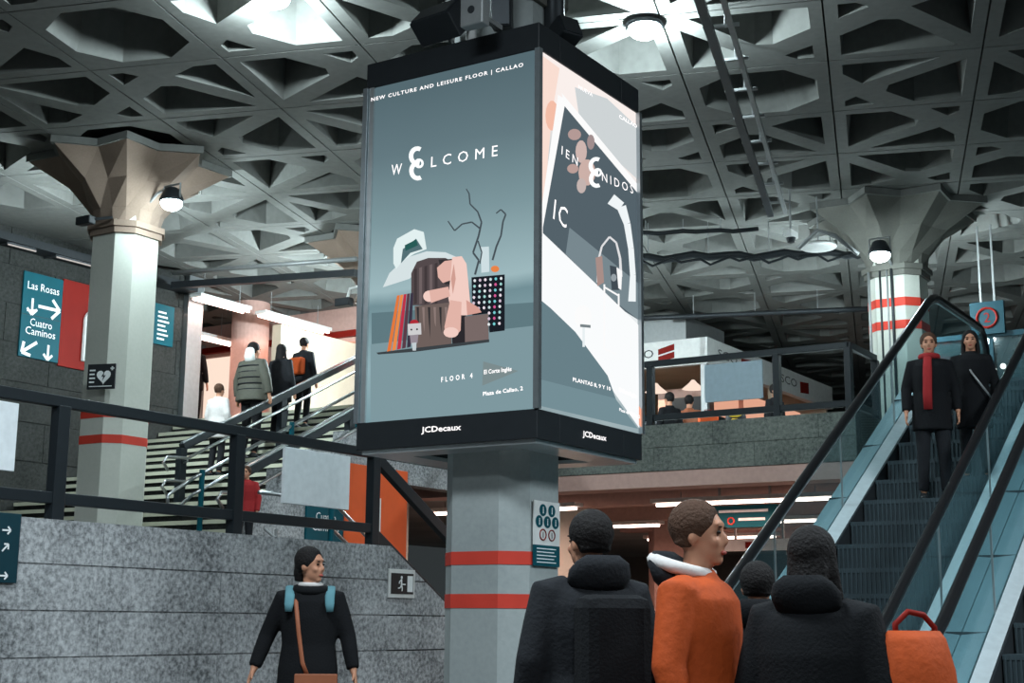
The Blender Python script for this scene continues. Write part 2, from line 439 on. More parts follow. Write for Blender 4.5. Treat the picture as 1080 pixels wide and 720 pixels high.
# side wall of that stair
sw = MB()
for k in range(15):
    z0, z1 = k * .31 + .006, (k + 1) * .31 - .006
    qx = max(12.85, 14.06 + (z1 - .75 - 2.66) / .485)
    if z0 < 4.6: sw.box(PR2 - .25, PR2, qx, 16.05 if z1 < 3.4 else 17.65, z0, z1)
struct('wall_stair', sw, 'wall').name = 'wall_side'

# ------------------------------------------------------------------ pillars with folded capitals
AA, CC = .21, .38  # half side and half width
OCT = [(-AA, -CC), (AA, -CC), (CC, -AA), (CC, AA), (AA, CC), (-AA, CC), (-CC, AA), (-CC, -AA)]
def shaft(mb, z0, z1, gr=1.0): mb.prism([(x * gr, y * gr, z0) for x, y in OCT], (0, 0, z1 - z0))
def capital(mb, z0, z1, rr=1.30, rv=.96):
    # ridges run from the shaft corners to star points, valleys cut in between
    rings = []
    N = 16
    for zz, t in ((z0, 0), (z0 + .28 * (z1 - z0), .10), (z0 + .6 * (z1 - z0), .42), (z1 - .1, 1.0)):
        ring = []
        for k in range(N):
            a = 2 * pi * k / N + pi / 8 * 0
            base = .41 if k % 2 else .385
            tip = rr if k % 4 == 2 else (rr * .98 if k % 4 == 0 else rv)
            r = base + (tip - base) * t
            ring.append((r * cos(a), r * sin(a), zz))
        rings.append(ring)
    rings.append([(x, y, z1) for x, y, _ in rings[-1]])
    vs = [v for r in rings for v in r]; fs = []
    for i in range(len(rings) - 1):
        for k in range(N): fs.append((i * N + k, i * N + (k + 1) % N, (i + 1) * N + (k + 1) % N, (i + 1) * N + k))
    fs.append(tuple((len(rings) - 1) * N + k for k in range(N)))
    mb.add(vs, fs)
def pillar(label, X, Y, z0, mat, cmat, stripes, captop=True):
    t = thing('pillar', label, 'pillar', (X, Y, z0))
    m = MB(); shaft(m, 0, 6.6 - z0); obj('shaft', m, mat, t)
    for a, b in stripes:
        m = MB(); shaft(m, a - z0, b - z0, 1.012); obj('red_stripe', m, 'red', t)
    m = MB(); shaft(m, 6.16 - z0, 6.24 - z0, 1.10); shaft(m, 6.24 - z0, 6.32 - z0, 1.18); obj('collar', m, cmat, t)
    if captop:
        m = MB(); capital(m, 6.2 - z0, ZC - z0 - .002); obj('capital', m, cmat, t)
        m = MB()
        n = 16; R = [(1.34 if k % 2 == 0 else 1.00) for k in range(n)]
        m.prism([(R[k] * cos(2 * pi * k / n), R[k] * sin(2 * pi * k / n), ZC - .10 - z0) for k in range(n)], (0, 0, .095))
        obj('rim', m, 'ceil', t)
    return t
def zy(px, py, Y): return at(px, py, Y).z
pillar('central grey pillar with two red stripes below the advertising box', -.064, 11.10, 0, 'pillar', 'capital2',
       [(zy(500, 595, 10.75), zy(500, 581, 10.75)), (zy(500, 641, 10.75), zy(500, 626, 10.75))])
pl = pillar('left pale pillar with a brown folded capital and two red stripes', -5.14, 18.3, 0, 'pillarw', 'capital',
       [(zy(110, 441, 18), zy(110, 432, 18)), (zy(110, 468, 18), zy(110, 459, 18))])
pillar('right white pillar wrapped in pipes, red striped, beyond the escalator', 5.62, 20.2, 0, 'pillarw', 'capital2',
       [(zy(945, 322, 19.8), zy(945, 313, 19.8)), (zy(945, 346, 19.8), zy(945, 337, 19.8))])
pillar('pillar half hidden behind the left edge of the advertising box', -2.02, 22.3, 0, 'pillarw', 'capital', [(5.2, 5.35), (5.55, 5.6)])
# lower level pillars
for px, D in ((707, 29.6), (596, 24.5)):
    g = at(px, 650, D)
    t = thing('pillar', 'pinkish square pillar in the lower hall ' + ('below the upper floor railing' if px > 700 else 'just right of the striped pillar'), 'pillar', (g.x, g.y, 0), 0.05)
    m = MB(); m.box(-.38, .38, -.38, .38, 0, SZ0 + .02); obj('shaft', m, 'pink' if px > 700 else 'pillarw', t, bevel=.02)
g = bw(-18.7, 20.1)
t = thing('pillar', 'round pink lit pillar at the top of the stairs', 'pillar', (g.x, g.y, ztop))
m = MB(); m.lathe([(.36, 0), (.36, ZC - ztop)], 28); obj('shaft', m, 'pink', t, smooth=False)

# ------------------------------------------------------------------ advertising box
BP, BQ, BS = -5.19, 8.55, 1.617; BZ0, BZ1 = 2.52, 5.655
bb = bthing('advertising_box', 'large four sided backlit advertising box hung round the central pillar', 'billboard', BP - BS / 2, BQ + BS / 2, BZ0)
hs = BS / 2; hh = BZ1 - BZ0
zb1 = hit_q(567, 430.5, BQ)[2] - BZ0; zt0 = hit_q(568, 51, BQ)[2] - BZ0
def frame4(z0, z1, o=0.0, inner=.5):
    m = MB(); a = hs + o; i = inner
    m.box(-a, a, -a, -i, z0, z1); m.box(-a, a, i, a, z0, z1); m.box(-a, -i, -i, i, z0, z1); m.box(i, a, -i, i, z0, z1); return m
obj('top_band', frame4(zt0, hh, .004), 'black', bb, bevel=.006)
obj('bottom_band', frame4(0, zb1, .004), 'black', bb, bevel=.006)
m = frame4(-.03, 0.0, -.03); obj('underside_panel', m, 'alu', bb)
for sx, sy in ((1, -1), (-1, -1), (1, 1), (-1, 1)):
    m = MB(); m.box(sx * hs - .022, sx * hs + .022, sy * hs - .022, sy * hs + .022, zb1, zt0); obj('corner_trim', m, 'steelp', bb)
m = MB(); m.box(-hs + .03, -hs + .075, -hs - .006, -hs + .02, zb1, zt0); obj('edge_profile', m, 'alu', bb)
def poster_mat(name, stops, axis='z', noise=.05, s=1.0):
    m, n, l = nt(name); n.remove(n['Principled BSDF']); e = n.new('ShaderNodeEmission'); e.inputs[1].default_value = s
    tc = n.new('ShaderNodeTexCoord'); sp = n.new('ShaderNodeSeparateXYZ'); l.new(tc.outputs['Generated'], sp.inputs[0])
    no = n.new('ShaderNodeTexNoise'); no.inputs['Scale'].default_value = 2.2; l.new(tc.outputs['Generated'], no.inputs['Vector'])
    ad = n.new('ShaderNodeMath'); ad.operation = 'MULTIPLY_ADD'; ad.inputs[1].default_value = noise; l.new(no.outputs['Fac'], ad.inputs[0])
    l.new(sp.outputs[{'x': 0, 'y': 1, 'z': 2}[axis]], ad.inputs[2])
    r = n.new('ShaderNodeValToRGB')
    while len(r.color_ramp.elements) > 1: r.color_ramp.elements.remove(r.color_ramp.elements[-1])
    for i, (p, c) in enumerate(stops):
        el = r.color_ramp.elements[0] if i == 0 else r.color_ramp.elements.new(p)
        el.position = p; el.color = (*c, 1)
    l.new(ad.outputs[0], r.inputs['Fac']); l.new(r.outputs[0], e.inputs[0])
    l.new(e.outputs[0], n['Material Output'].inputs['Surface']); return m
def lin(r, g, b): return tuple((c / 255 / 12.92) if c < 11 else ((c / 255 + .055) / 1.055) ** 2.4 for c in (r, g, b))
def ink(r, g, b, s=1.0): return emis('ink', lin(r, g, b), s)
# posters: background with the printed light of the photo studio
PM1 = poster_mat('poster_left', [(0.0, lin(112, 142, 150)), (.18, lin(140, 168, 175)), (.36, lin(108, 136, 143)), (.40, lin(150, 176, 181)), (.60, lin(118, 143, 149)), (.8, lin(94, 115, 122)), (1.0, lin(80, 100, 107))], s=1.12)
PM2 = poster_mat('poster_right', [(0.0, lin(120, 146, 153)), (.22, lin(170, 186, 190)), (.34, lin(240, 243, 244)), (.55, lin(225, 232, 234)), (.8, lin(190, 200, 203)), (.95, lin(250, 240, 236))], noise=.25)
inset = .012
p1 = MB(); p1.box(-hs + .022, hs - .022, -hs + inset, -hs + inset + .01, zb1, zt0); poster1 = obj('poster', p1, PM1, bb, label='grey blue poster with armchair and soft toy')
p2 = MB(); p2.box(hs - inset - .01, hs - inset, -hs + .022, hs - .022, zb1, zt0); poster2 = obj('poster', p2, PM2, bb, label='bright white poster with tablet and headphones')
p3 = MB(); p3.box(-hs + .022, hs - .022, hs - inset - .01, hs - inset, zb1, zt0); p3.box(-hs + inset, -hs + inset + .01, -hs + .022, hs - .022, zb1, zt0); obj('poster', p3, PM1, bb)
def L1(px, py):  # pixel on the front face -> local point
    p, q, z = hit_q(px, py, BQ + inset); return Vector((p - (BP - hs), q - (BQ + hs), z - BZ0))
def L2(px, py):
    p, q, z = hit_p(px, py, BP - inset); return Vector((p - (BP - hs), q - (BQ + hs), z - BZ0))
def art(name, shapes, parent, L, nrm, lab=None):
    m = MB(); mats = []; lay = 0
    for poly, colr in shapes:
        if colr not in mats: mats.append(colr)
        m.cur = mats.index(colr); lay += 1
        m.prism([L(*q) for q in poly], Vector(nrm) * -.0003, Vector(nrm) * (.0012 + lay * .0006))
    return obj(name, m, [ink(*c) for c in mats], parent, label=lab)
def ribbon(pts, wd):  # image-space polyline to outline polygon pieces
    out = []
    for (x0, y0, a), (x1, y1, b) in zip([(*p, wd[i]) for i, p in enumerate(pts[:-1])], [(*p, wd[i + 1]) for i, p in enumerate(pts[1:])]):
        dx, dy = x1 - x0, y1 - y0; L = math.hypot(dx, dy); nx, ny = -dy / L, dx / L
        out.append([(x0 + nx * a / 2, y0 + ny * a / 2), (x1 + nx * b / 2, y1 + ny * b / 2), (x1 - nx * b / 2, y1 - ny * b / 2), (x0 - nx * a / 2, y0 - ny * a / 2)])
    return out
def circ(cx, cy, rx, ry=None, n=14): ry = ry or rx; return [(cx + rx * cos(2 * pi * k / n), cy + ry * sin(2 * pi * k / n)) for k in range(n)]
A1 = []
A1.append(([(392, 330), (567, 318.5), (567, 350), (392, 366)], (96, 122, 129)))
A1.append(([(391, 363), (567, 343), (567, 430), (391, 447)], (126, 152, 159)))
# armchair
dk, wd_, lt = (52, 50, 52), (110, 96, 92), (140, 122, 118)
A1.append(([(404, 303), (411, 288), (428, 272), (450, 265), (470, 266), (484, 272), (488, 280), (466, 276), (448, 280), (432, 294)], (214, 226, 228)))
A1.append(([(434, 288), (440, 276), (452, 272), (470, 272), (486, 280), (488, 322), (434, 322)], (84, 74, 76)))
for k in range(5): A1.append(([(437 + k * 5.5, 284 - k * 1.5), (440 + k * 5.5, 283 - k * 1.5), (440 + k * 5.5, 320), (437 + k * 5.5, 321)], (112, 99, 100) if k % 2 else (66, 58, 60)))
A1.append(([(463, 274), (480, 273), (482, 300), (470, 300)], dk))
A1.append(([(438, 323), (476, 319), (477, 364), (440, 368)], wd_))
for k in range(6): A1.append(([(440 + k * 6, 324), (442.5 + k * 6, 324), (442.5 + k * 6, 345 + (k % 3) * 6), (441 + k * 6, 340)], lt if k % 2 else dk))
A1.append(([(476, 318), (492, 316), (493, 362), (478, 364)], (44, 42, 46)))
A1.append(([(491, 334), (516, 331), (516.5, 359), (491.5, 362)], (120, 105, 103)))
A1.append(([(398, 372), (440, 367), (517, 358), (517, 361), (440, 371), (400, 374)], (60, 66, 70)))
# hood
A1.append(([(416, 262), (420, 252), (438, 242), (448, 245), (451, 263), (438, 268), (425, 276), (419, 284), (416, 278)], (226, 240, 240)))
A1.append(([(426, 263), (440, 252), (447, 263), (434, 267), (424, 278)], (84, 112, 118)))
A1.append(([(428, 259), (440, 253), (442, 259), (429, 265)], (40, 92, 88)))
# records leaning
for k, c in enumerate([(226, 120, 60), (236, 138, 70), (190, 50, 72), (90, 60, 72), (60, 54, 70)]):
    x = 420 + k * 3.6
    A1.append(([(x, 312 + k * -.6), (x + 3.0, 311.5 - k * .6), (x - 7 + k * 1.7 + .4, 370 - k), (x - 10.5 + k * 1.7, 371 - k)], c))
# small toy figure (plain)
A1.append((circ(438.5, 341, 4.6, 3.6), (176, 44, 56))); A1.append(([(431.5, 342), (445.5, 341), (446, 353), (432, 354)], (206, 206, 208)))
A1.append((circ(435.5, 348, 1), (50, 50, 54))); A1.append((circ(441.5, 347.6, 1), (50, 50, 54)))
A1.append(([(434, 354), (443, 353), (442, 362), (435, 363)], (150, 140, 150))); A1.append(([(436, 362), (441, 361.5), (440.5, 370), (437, 370)], (196, 206, 210)))
# speaker grid with coloured dots, branches, can
A1.append(([(499, 293), (534, 290), (534, 349), (518, 351), (517, 331), (500, 333)], (26, 30, 38)))
dots = [(232, 238, 240), (200, 222, 226), (214, 196, 214), (160, 214, 210), (240, 226, 236)]
for r_ in range(9):
    for c_ in range(6):
        x, y = 502.5 + c_ * 5.6, 296.5 + r_ * 6 - c_ * .45
        if x < 517 and y > 330: continue
        A1.append((circ(x, y, 1.45, 1.7, 6), dots[(r_ * 3 + c_ * 2) % 5] if c_ != 4 else (216, 92, 150) if r_ % 2 else (120, 210, 214)))
A1.append(([(511, 262), (519.5, 261.5), (520, 288), (511.5, 289)], (206, 222, 226))); A1.append((circ(526, 285, 4.4, 3.4), (232, 132, 72)))
for pts, wd in (([(505, 291), (509, 276), (503, 268), (509, 250), (512, 236), (508, 225), (500, 217), (499, 206), (496, 201)], [2.2, 2, 2, 2, 1.8, 1.6, 1.5, 1.4, 1]),
                ([(511, 243), (502, 236), (492, 238), (484, 245), (477, 235)], [1.8, 1.6, 1.5, 1.5, 1.2]),
                ([(524, 276), (528, 262), (533, 250), (535, 236), (538, 228), (533, 223), (528, 227)], [2, 2, 1.8, 1.8, 1.7, 1.5, 1.3]),
                ([(509, 256), (513, 268), (511, 280)], [1.4, 1.4, 1.2])):
    for rb in ribbon(pts, wd): A1.append((rb, (70, 80, 86)))
# soft toy
pk, pk2 = (226, 180, 168), (242, 206, 196)
A1.append(([(466, 284), (474, 277), (482, 276), (486, 284), (484, 296), (472, 300), (467, 294)], pk))
A1.append(([(482, 273), (492, 272), (497, 280), (499, 300), (501, 322), (498, 334), (482, 334), (478, 316), (480, 296)], pk2))
A1.append((circ(458, 314, 6.5, 6), pk2)); A1.append(([(458, 308), (478, 304), (480, 314), (460, 321)], pk))
A1.append(([(480, 318), (492, 320), (491, 350), (485, 357), (475, 356), (474, 346)], pk)); A1.append((circ(481, 352, 8, 5.5), pk2))
A1.append(([(497, 318), (510, 326), (513, 331), (498, 334)], (214, 160, 148)))
A1.append(([(484, 280), (486, 296), (483, 312), (481, 296)], (208, 158, 146)))
# triangle flag
A1.append(([(515, 382.5), (552, 392.5), (514, 408)], (124, 140, 142)))
art('printed_artwork', A1, poster1, L1, (0, -1, 0))
def ptext(parent, L, s, x0, y0, x1, y1, hpx, mat='lettere', sp=1.0):
    a, b = L(x0, y0), L(x1, y1); up = L(x0, y0 - hpx) - a
    N = Vector((0, -1, 0)) if L is L1 else Vector((1, 0, 0))
    r = (b - a); R = r.normalized(); U = N.cross(R) if N.cross(R).z > 0 else -N.cross(R)
    return text('lettering', s, mat, parent, a + N * .045 * 0 + N * .0, R, U, up.length, ext=0.0, spacing=sp, width=r.length, bold=0 if len(s) < 6 else .02)
def ptext_off(os_, N, d):
    for o in os_:
        for v in o.data.vertices: v.co += Vector(N) * d
N1, N2 = (0, -1, 0), (1, 0, 0)
LAY1 = .0012 + .0006 * (len(A1) + 3)
for s, x0, y0, x1, y1, h in (('NEW CULTURE AND LEISURE FLOOR | CALLAO', 397, 111, 557, 74.5, 5), ('W', 418, 187.5, 429, 186, 11), ('LCOME', 460, 179, 530, 167, 11),
                             ('FLOOR 4', 471, 404.5, 504, 400, 5.5), ('El Corte Inglés', 516, 397.5, 545, 394, 6), ('Plaza de Callao, 2', 515, 419.5, 557, 413.5, 5)):
    sp = 1.8 if s in ('LCOME', 'FLOOR 4') else 1.25 if s.startswith('NEW') else 1.0
    o = ptext(poster1, L1, s, x0, y0, x1, y1, h, sp=sp); ptext_off(o, N1, LAY1)
def emblem(parent, L, cx, cy, sc, nrm, lay, tilt):
    sh = []; W = (250, 252, 252)
    def arc(cx, cy, rx, ry, a0, a1, wd, n=12):
        P = [(cx + rx * cos(radians(a0 + (a1 - a0) * k / n)), cy + ry * sin(radians(a0 + (a1 - a0) * k / n))) for k in range(n + 1)]
        for rb in ribbon(P, [wd] * len(P)): sh.append((rb, W))
    arc(cx + .8, cy - 7.0 * sc, 6.4 * sc, 7.6 * sc, -62, -285, 4.4 * sc, 28); arc(cx + 1.2, cy + 7.6 * sc, 6.4 * sc, 7.6 * sc, -75, -298, 4.4 * sc, 28)
    arc(cx + 2.4 * sc, cy + .3, 3.6 * sc, 3.7 * sc, -200, 150, 2.3 * sc, 20)
    m = MB()
    for i, (poly, c) in enumerate(sh): m.prism([L(*q) for q in poly], Vector(nrm) * .0005, Vector(nrm) * (lay + .0001 * (i % 3)))
    obj('emblem', m, ink(248, 252, 252, 1.2), parent)
emblem(poster1, L1, 445, 174.5, 1.05, N1, LAY1, 0)
# right poster art
A2 = []
WH = (252, 252, 252)
A2.append(([(568, 56), (590, 72), (582, 120), (576, 190), (569, 240)], (250, 222, 210)))
A2.append((circ(582, 122, 7, 16), (244, 190, 168)))
A2.append(([(606, 92), (640, 104), (672, 134), (673, 190), (640, 160), (610, 120)], (206, 212, 214)))
A2.append(([(592, 98), (673.5, 196), (674, 212), (596, 116)], WH))
A2.append(([(588, 100), (598, 106), (574, 248), (569, 246), (569, 230)], WH))
A2.append(([(595, 112), (674, 206), (674, 338), (648, 322), (572, 246), (572, 240)], (84, 98, 106)))
A2.append(([(600, 240), (674, 300), (674, 338), (640, 312), (596, 268)], (120, 136, 143)))
A2.append(([(569, 258), (572, 246), (660, 330), (674, 344), (674, 452), (650, 418), (604, 352), (569, 316)], (250, 252, 253)))
A2.append(([(569, 316), (580, 325), (606, 350), (640, 396), (650, 424), (569, 404)], (104, 128, 136)))
A2.append(([(569, 400), (648, 420), (672, 452), (569, 428)], (116, 142, 150)))
for cx, cy, rx, ry, c in ((605, 142, 7, 6, (180, 154, 150)), (612, 160, 6, 12, (206, 182, 176)), (618, 182, 9, 14, (204, 176, 168)), (603, 178, 6, 5, (186, 158, 152)), (622, 150, 4, 8, (160, 142, 142)), (612, 196, 5, 8, (196, 180, 176))):
    A2.append((circ(cx, cy, rx, ry), c))
for rb in ribbon([(643, 210), (654, 218), (660, 236), (664, 262), (666, 290), (665, 318)], [12, 10, 7, 6, 6, 8]): A2.append((rb, (240, 246, 248)))
for rb in ribbon([(629, 298), (629, 276), (633, 260), (641, 250), (648, 256), (652, 272), (653, 292)], [3, 2.2, 2, 2, 2, 2.4, 3]): A2.append((rb, (226, 226, 228)))
A2.append(([(626, 272), (633, 270), (635, 298), (628, 302)], (168, 142, 136))); A2.append(([(641, 280), (649, 282), (651, 306), (643, 306)], (66, 76, 84))); A2.append(([(648, 282), (654, 286), (653, 306), (650, 304)], WH))
A2.append((circ(645, 293, 3, 4), (150, 160, 166)))
for pts in ([(635, 300), (635, 368)], [(635, 303), (650, 312)], [(650, 310), (650, 330)], [(635, 368), (648, 374)]):
    for rb in ribbon(pts, [1.8, 1.8]): A2.append((rb, WH))
A2.append((circ(612, 334, 9, 12), WH)); A2.append(([(611.5, 342), (614, 342), (614, 366), (611.5, 366)], (232, 240, 242)))
A2.append(([(609, 342), (620, 343), (620, 346), (609, 345)], (120, 130, 134)))
A2.append(([(671, 428), (675, 434), (675, 452), (671, 448)], (250, 170, 140)))
art('printed_artwork', A2, poster2, L2, N2)
LAY2 = .0012 + .0006 * (len(A2) + 3)
for s, x0, y0, x1, y1, h in (('IEN', 589, 163, 606, 175.5, 9), ('NIDOS', 632, 191, 665, 205, 9), ('PLANTAS 8, 9 Y 10', 601, 403, 641, 413, 5), ('CALLAO', 650, 125, 669, 136, 4), ('NUEVA', 607, 94, 622, 103, 4), ('1C', 580, 231, 594, 242, 22),
                             ('El Corte Inglés', 650, 414, 668, 421, 5), ('Plaza de Callao, 2', 650, 434, 672, 442, 4)):
    o = ptext(poster2, L2, s, x0, y0, x1, y1, h, sp=1.5 if s in ('NIDOS', 'IEN') else 1.0); ptext_off(o, N2, LAY2)
emblem(poster2, L2, 625, 182, .95, N2, LAY2, 0)
o = ptext(bb, L1, 'JCDecaux', 446, 458.5, 488, 455.5, 8); ptext_off(o, N1, .022)
o = ptext(bb, L2, 'JCDecaux', 612, 462, 637, 467, 8); ptext_off(o, N2, .022)

# ------------------------------------------------------------------ railings
def railing(label, pts, ztop, zbot, posts, zfoot, group=None, rail_w=.07, rail_h=.085, mat='rail'):
    """pts: list of (p,q) corners; posts: list of (p,q)"""
    t = bthing('railing', label, 'railing', pts[0][0], pts[0][1], zfoot, group)
    o = Vector((pts[0][0], pts[0][1], zfoot))
    for nm, z in (('top_rail', ztop), ('bottom_rail', zbot)):
        m = MB()
        for a, b in zip(pts[:-1], pts[1:]): m.bar(Vector((*a, z)) - o, Vector((*b, z)) - o, rail_w, rail_h)
        obj(nm, m, mat, t, bevel=.006)
    for (a, b) in posts:
        m = MB(); c = Vector((a, b, zfoot)) - o; m.box(c.x - .045, c.x + .045, c.y - .055, c.y + .055, 0, ztop - zfoot - .03); obj('post', m, mat, t, bevel=.006)
    return t
RP = WP - .12
pq_ = [(RP, 10.72 - 1.87 * k) for k in range(5)]
rl = railing('black metal railing on the left granite wall ending in a sloping stair rail', [(RP, 3.0), (RP, 10.76)], 2.80, 2.095, pq_, WTOP)
o0 = Vector((RP, 3.0, WTOP))
for nm, z in (('sloping_top_rail', 2.78), ('sloping_bottom_rail', 2.05)):
    m = MB(); m.bar(Vector((RP, 10.72, z)) - o0, Vector((RP, 12.6, z - 1.88 * .56)) - o0, .07, .11); obj(nm, m, 'rail', rl, bevel=.006)
m = MB(); c = Vector((RP, 12.6, 0)) - o0; m.box(c.x - .045, c.x + .045, c.y - .055, c.y + .055, -WTOP, .84 - 1.05); obj('post', m, 'rail', rl)
# blank boards fixed between the rails
def board_p(label, pxs, P, mat, name='notice_board', cat='board', back=.03, group=None):
    c = [hit_p(x, y, P) for x, y in pxs]
    q0, q1 = min(k[1] for k in c), max(k[1] for k in c); z0 = (c[2][2] + c[3][2]) / 2; z1 = (c[0][2] + c[1][2]) / 2
    t = bthing(name, label, cat, P, (q0 + q1) / 2, z0, group); hw = (q1 - q0) / 2
    m = MB(); m.box(-back, 0, -hw, hw, 0, z1 - z0); obj('panel', m, mat, t, bevel=.004)
    return t, hw, z1 - z0
for lab, pxs, mt in (('blank white board fixed between the rails right of the middle post', [(301, 471), (369, 481), (368, 538), (300, 530)], 'white'),
                 ('pale blue blank board between the rails at the left edge', [(-45, 415), (17, 425), (15, 497), (-48, 490)], 'white')):
    t, hw, ht = board_p(lab, pxs, WP - .05, mt, 'notice_board', 'board')
    for s in (-1, 1):
        m = MB(); m.box(-.05, -.03, s * hw * .7 - .02, s * hw * .7 + .02, .1, ht - .1); obj('clip', m, 'steel', t)
# right upper railing
ps = [(p, Q0 + .1) for p in (-8.93, -7.04, -6.05, -10.82)]
rr_ = railing('black metal railing along the upper floor edge right of the advertising box', [(-11.8, Q0 + .1), (-6.05, Q0 + .1), (-6.05, 18.9)], 4.83, 4.06, ps + [(-6.05, 18.9)], SZ1)
def board_q(label, pxs, Q, mat, name, cat, th=.03, group=None):
    c = [hit_q(x, y, Q) for x, y in pxs]
    a, b = (c[0][0] + c[3][0]) / 2, (c[1][0] + c[2][0]) / 2; z0 = (c[2][2] + c[3][2]) / 2; z1 = (c[0][2] + c[1][2]) / 2
    t = bthing(name, label, cat, (a + b) / 2, Q, z0, group); hw = (b - a) / 2
    m = MB(); m.box(-hw, hw, 0, th, 0, z1 - z0); obj('panel', m, mat, t, bevel=.004)
    return t, hw, z1 - z0
t, hw, ht = board_q('blank blue grey board fixed on the upper floor railing', [(743, 385), (804, 379), (804, 420), (743, 424)], Q0 + .03, 'blueboard', 'notice_board', 'board')
for s in (-1, 1):
    m = MB(); m.box(s * hw * .7 - .02, s * hw * .7 + .02, .03, .05, .08, ht - .06); obj('clip', m, 'steel', t)

# stair railings
def stair_rail(label, P, qa, qb, top_off, loops):
    t = bthing('stair_railing', label, 'railing', P, qa, zn(qa))
    f = lambda q, h: (0, q - qa, zn(q) - zn(qa) + h)
    m = MB(); m.bar(f(qa, .9), f(qb, .9), .10, .10); obj('top_rail', m, 'rail', t, bevel=.01)
    m = MB(); m.bar(f(qa, .96), f(qb, .96), .05, .025); obj('rail_cap', m, 'steel', t)
    n = max(2, int((qb - qa) / 1.85) + 1)
    for k in range(n):
        q = qa + (qb - qa) * k / (n - 1); m = MB(); x, y, z = f(q, 0); m.box(-.05, .05, y - .06, y + .06, z - .1, z + .88); obj('post', m, 'rail', t, bevel=.006)
    for h in loops:
        m = MB(); m.tube([(.12, -.35, f(qa, h)[2] - .2), (.12, -.45, f(qa, h)[2] - .1), (.12, -.38, f(qa, h)[2] - .02), (.12, 0, f(qa, h)[2])] + [(.12, *f(q, h)[1:]) for q in (qa + .3, (qa + qb) / 2, qb)], .022, 8)
        obj('handrail', m, 'steel', t, smooth=True)
        for k in range(n):
            q = qa + (qb - qa) * k / (n - 1); x, y, z = f(q, h); m = MB(); m.tube([(.04, y, z - .06), (.12, y, z - .05), (.12, y, z)], .012, 6); obj('bracket', m, 'steel', t)
    return t
stair_rail('dark stair railing climbing to the right between the two flights', PR1, 14.06, 18.1, 0, (.74, .42))
stair_rail('dark stair railing on the right side of the stairs above the granite wall', PR2 - .12, 12.75, 17.0, 0, (.70,))
t = bthing('handrail', 'steel double handrail on teal posts with a rounded lower end', 'handrail', -12.75, 12.5, zn(12.5))
for h in (.9, .7):
    m = MB(); m.tube([(0, q, (q) * .485 + h) for q in (0.3, 1.2, 2.4, 3.6)], .022, 8); obj('rail', m, 'steel', t, smooth=True)
m = MB(); m.tube([(0, .3, .3 * .485 + .9), (0, 0, .88), (0, -.12, .80), (0, -.1, .68), (0, .05, .66), (0, .3, .3 * .485 + .7)], .022, 8); obj('end_loop', m, 'steel', t, smooth=True)
for q in (.45, 2.1, 3.5):
    m = MB(); m.tube([(0, q, q * .485 - .15), (0, q, q * .485 + .95)], .035, 10); obj('post', m, 'teal', t)
# lower stair handrail with teal post seen by the orange panel
t = bthing('handrail', 'steel handrail on a teal post in front of the orange panel', 'handrail', -10.2, 12.4, 0)
for h in (2.55, 2.25):
    m = MB(); m.tube([(0, -1.2, h), (0, 0, h), (0, 1.6, h - .9), (0, 3.0, h - 1.7)], .022, 8); obj('rail', m, 'steel', t, smooth=True)
for q, z in ((0, 2.6), (1.6, 1.7), (2.9, 1.0)):
    m = MB(); m.tube([(0, q, .0), (0, q, z)], .035, 10); obj('post', m, 'teal', t)
t = bthing('railing', 'thin steel guard railing beside the lower stairs', 'railing', -11.0, 13.0, 0)
for h in (1.9, 1.55, 1.2):
    m = MB(); m.tube([(0, -.8, h + .35), (0, 3.2, h - 1.7)], .018, 8); obj('rail', m, 'grey', t, smooth=True)
for q in (-.6, 1.2, 3.0):
    m = MB(); m.tube([(0, q, 0), (0, q, 1.95 - q * .51)], .022, 8); obj('post', m, 'grey', t)

# ------------------------------------------------------------------ signs on the walls
def p_sign_text(t, s, hw, z, x_c, h, mat='letter', width=None):
    # text reads along +q (away to the right) on a face whose normal is +p
    return text('lettering', s, mat, t, (.004, x_c, z), (0, 1, 0), (0, 0, 1), h, ext=.002, align='CENTER', width=width)
def arrow(par, c, a, L, th, n, right, up):
    m = MB()
    c = Vector(c); R = Vector(right); U = Vector(up); d = R * cos(a) + U * sin(a); e = -R * sin(a) + U * cos(a)
    m.prism([c - d * L / 2 + e * th / 2, c + d * L * .4 + e * th / 2, c + d * L * .4 - e * th / 2, c - d * L / 2 - e * th / 2], Vector(n) * .002)
    for s in (1, -1):
        tip = c + d * L * .5; b = tip - d * L * .36 + e * s * L * .36
        pp = (tip - b).normalized(); ee = pp.cross(Vector(n)).normalized() * th / 2
        m.prism([b - ee, tip - ee, tip + ee, b + ee], Vector(n) * .002)
    obj('arrow', m, 'letter', par)
def person_icon(par, mat, c, s, n, R, U):
    m = MB()
    c = Vector(c); R = Vector(R); U = Vector(U)
    f = lambda pts: m.prism([c + R * x * s + U * y * s for x, y in pts], Vector(n) * .002)
    f(circ(0, .9, .14, .14, 10)); f([(-.13, .72), (.13, .72), (.1, .2), (.16, -.35), (.02, -.35), (0, .05), (-.04, -.35), (-.18, -.35), (-.1, .2)])
    obj('pictogram', m, mat, par)
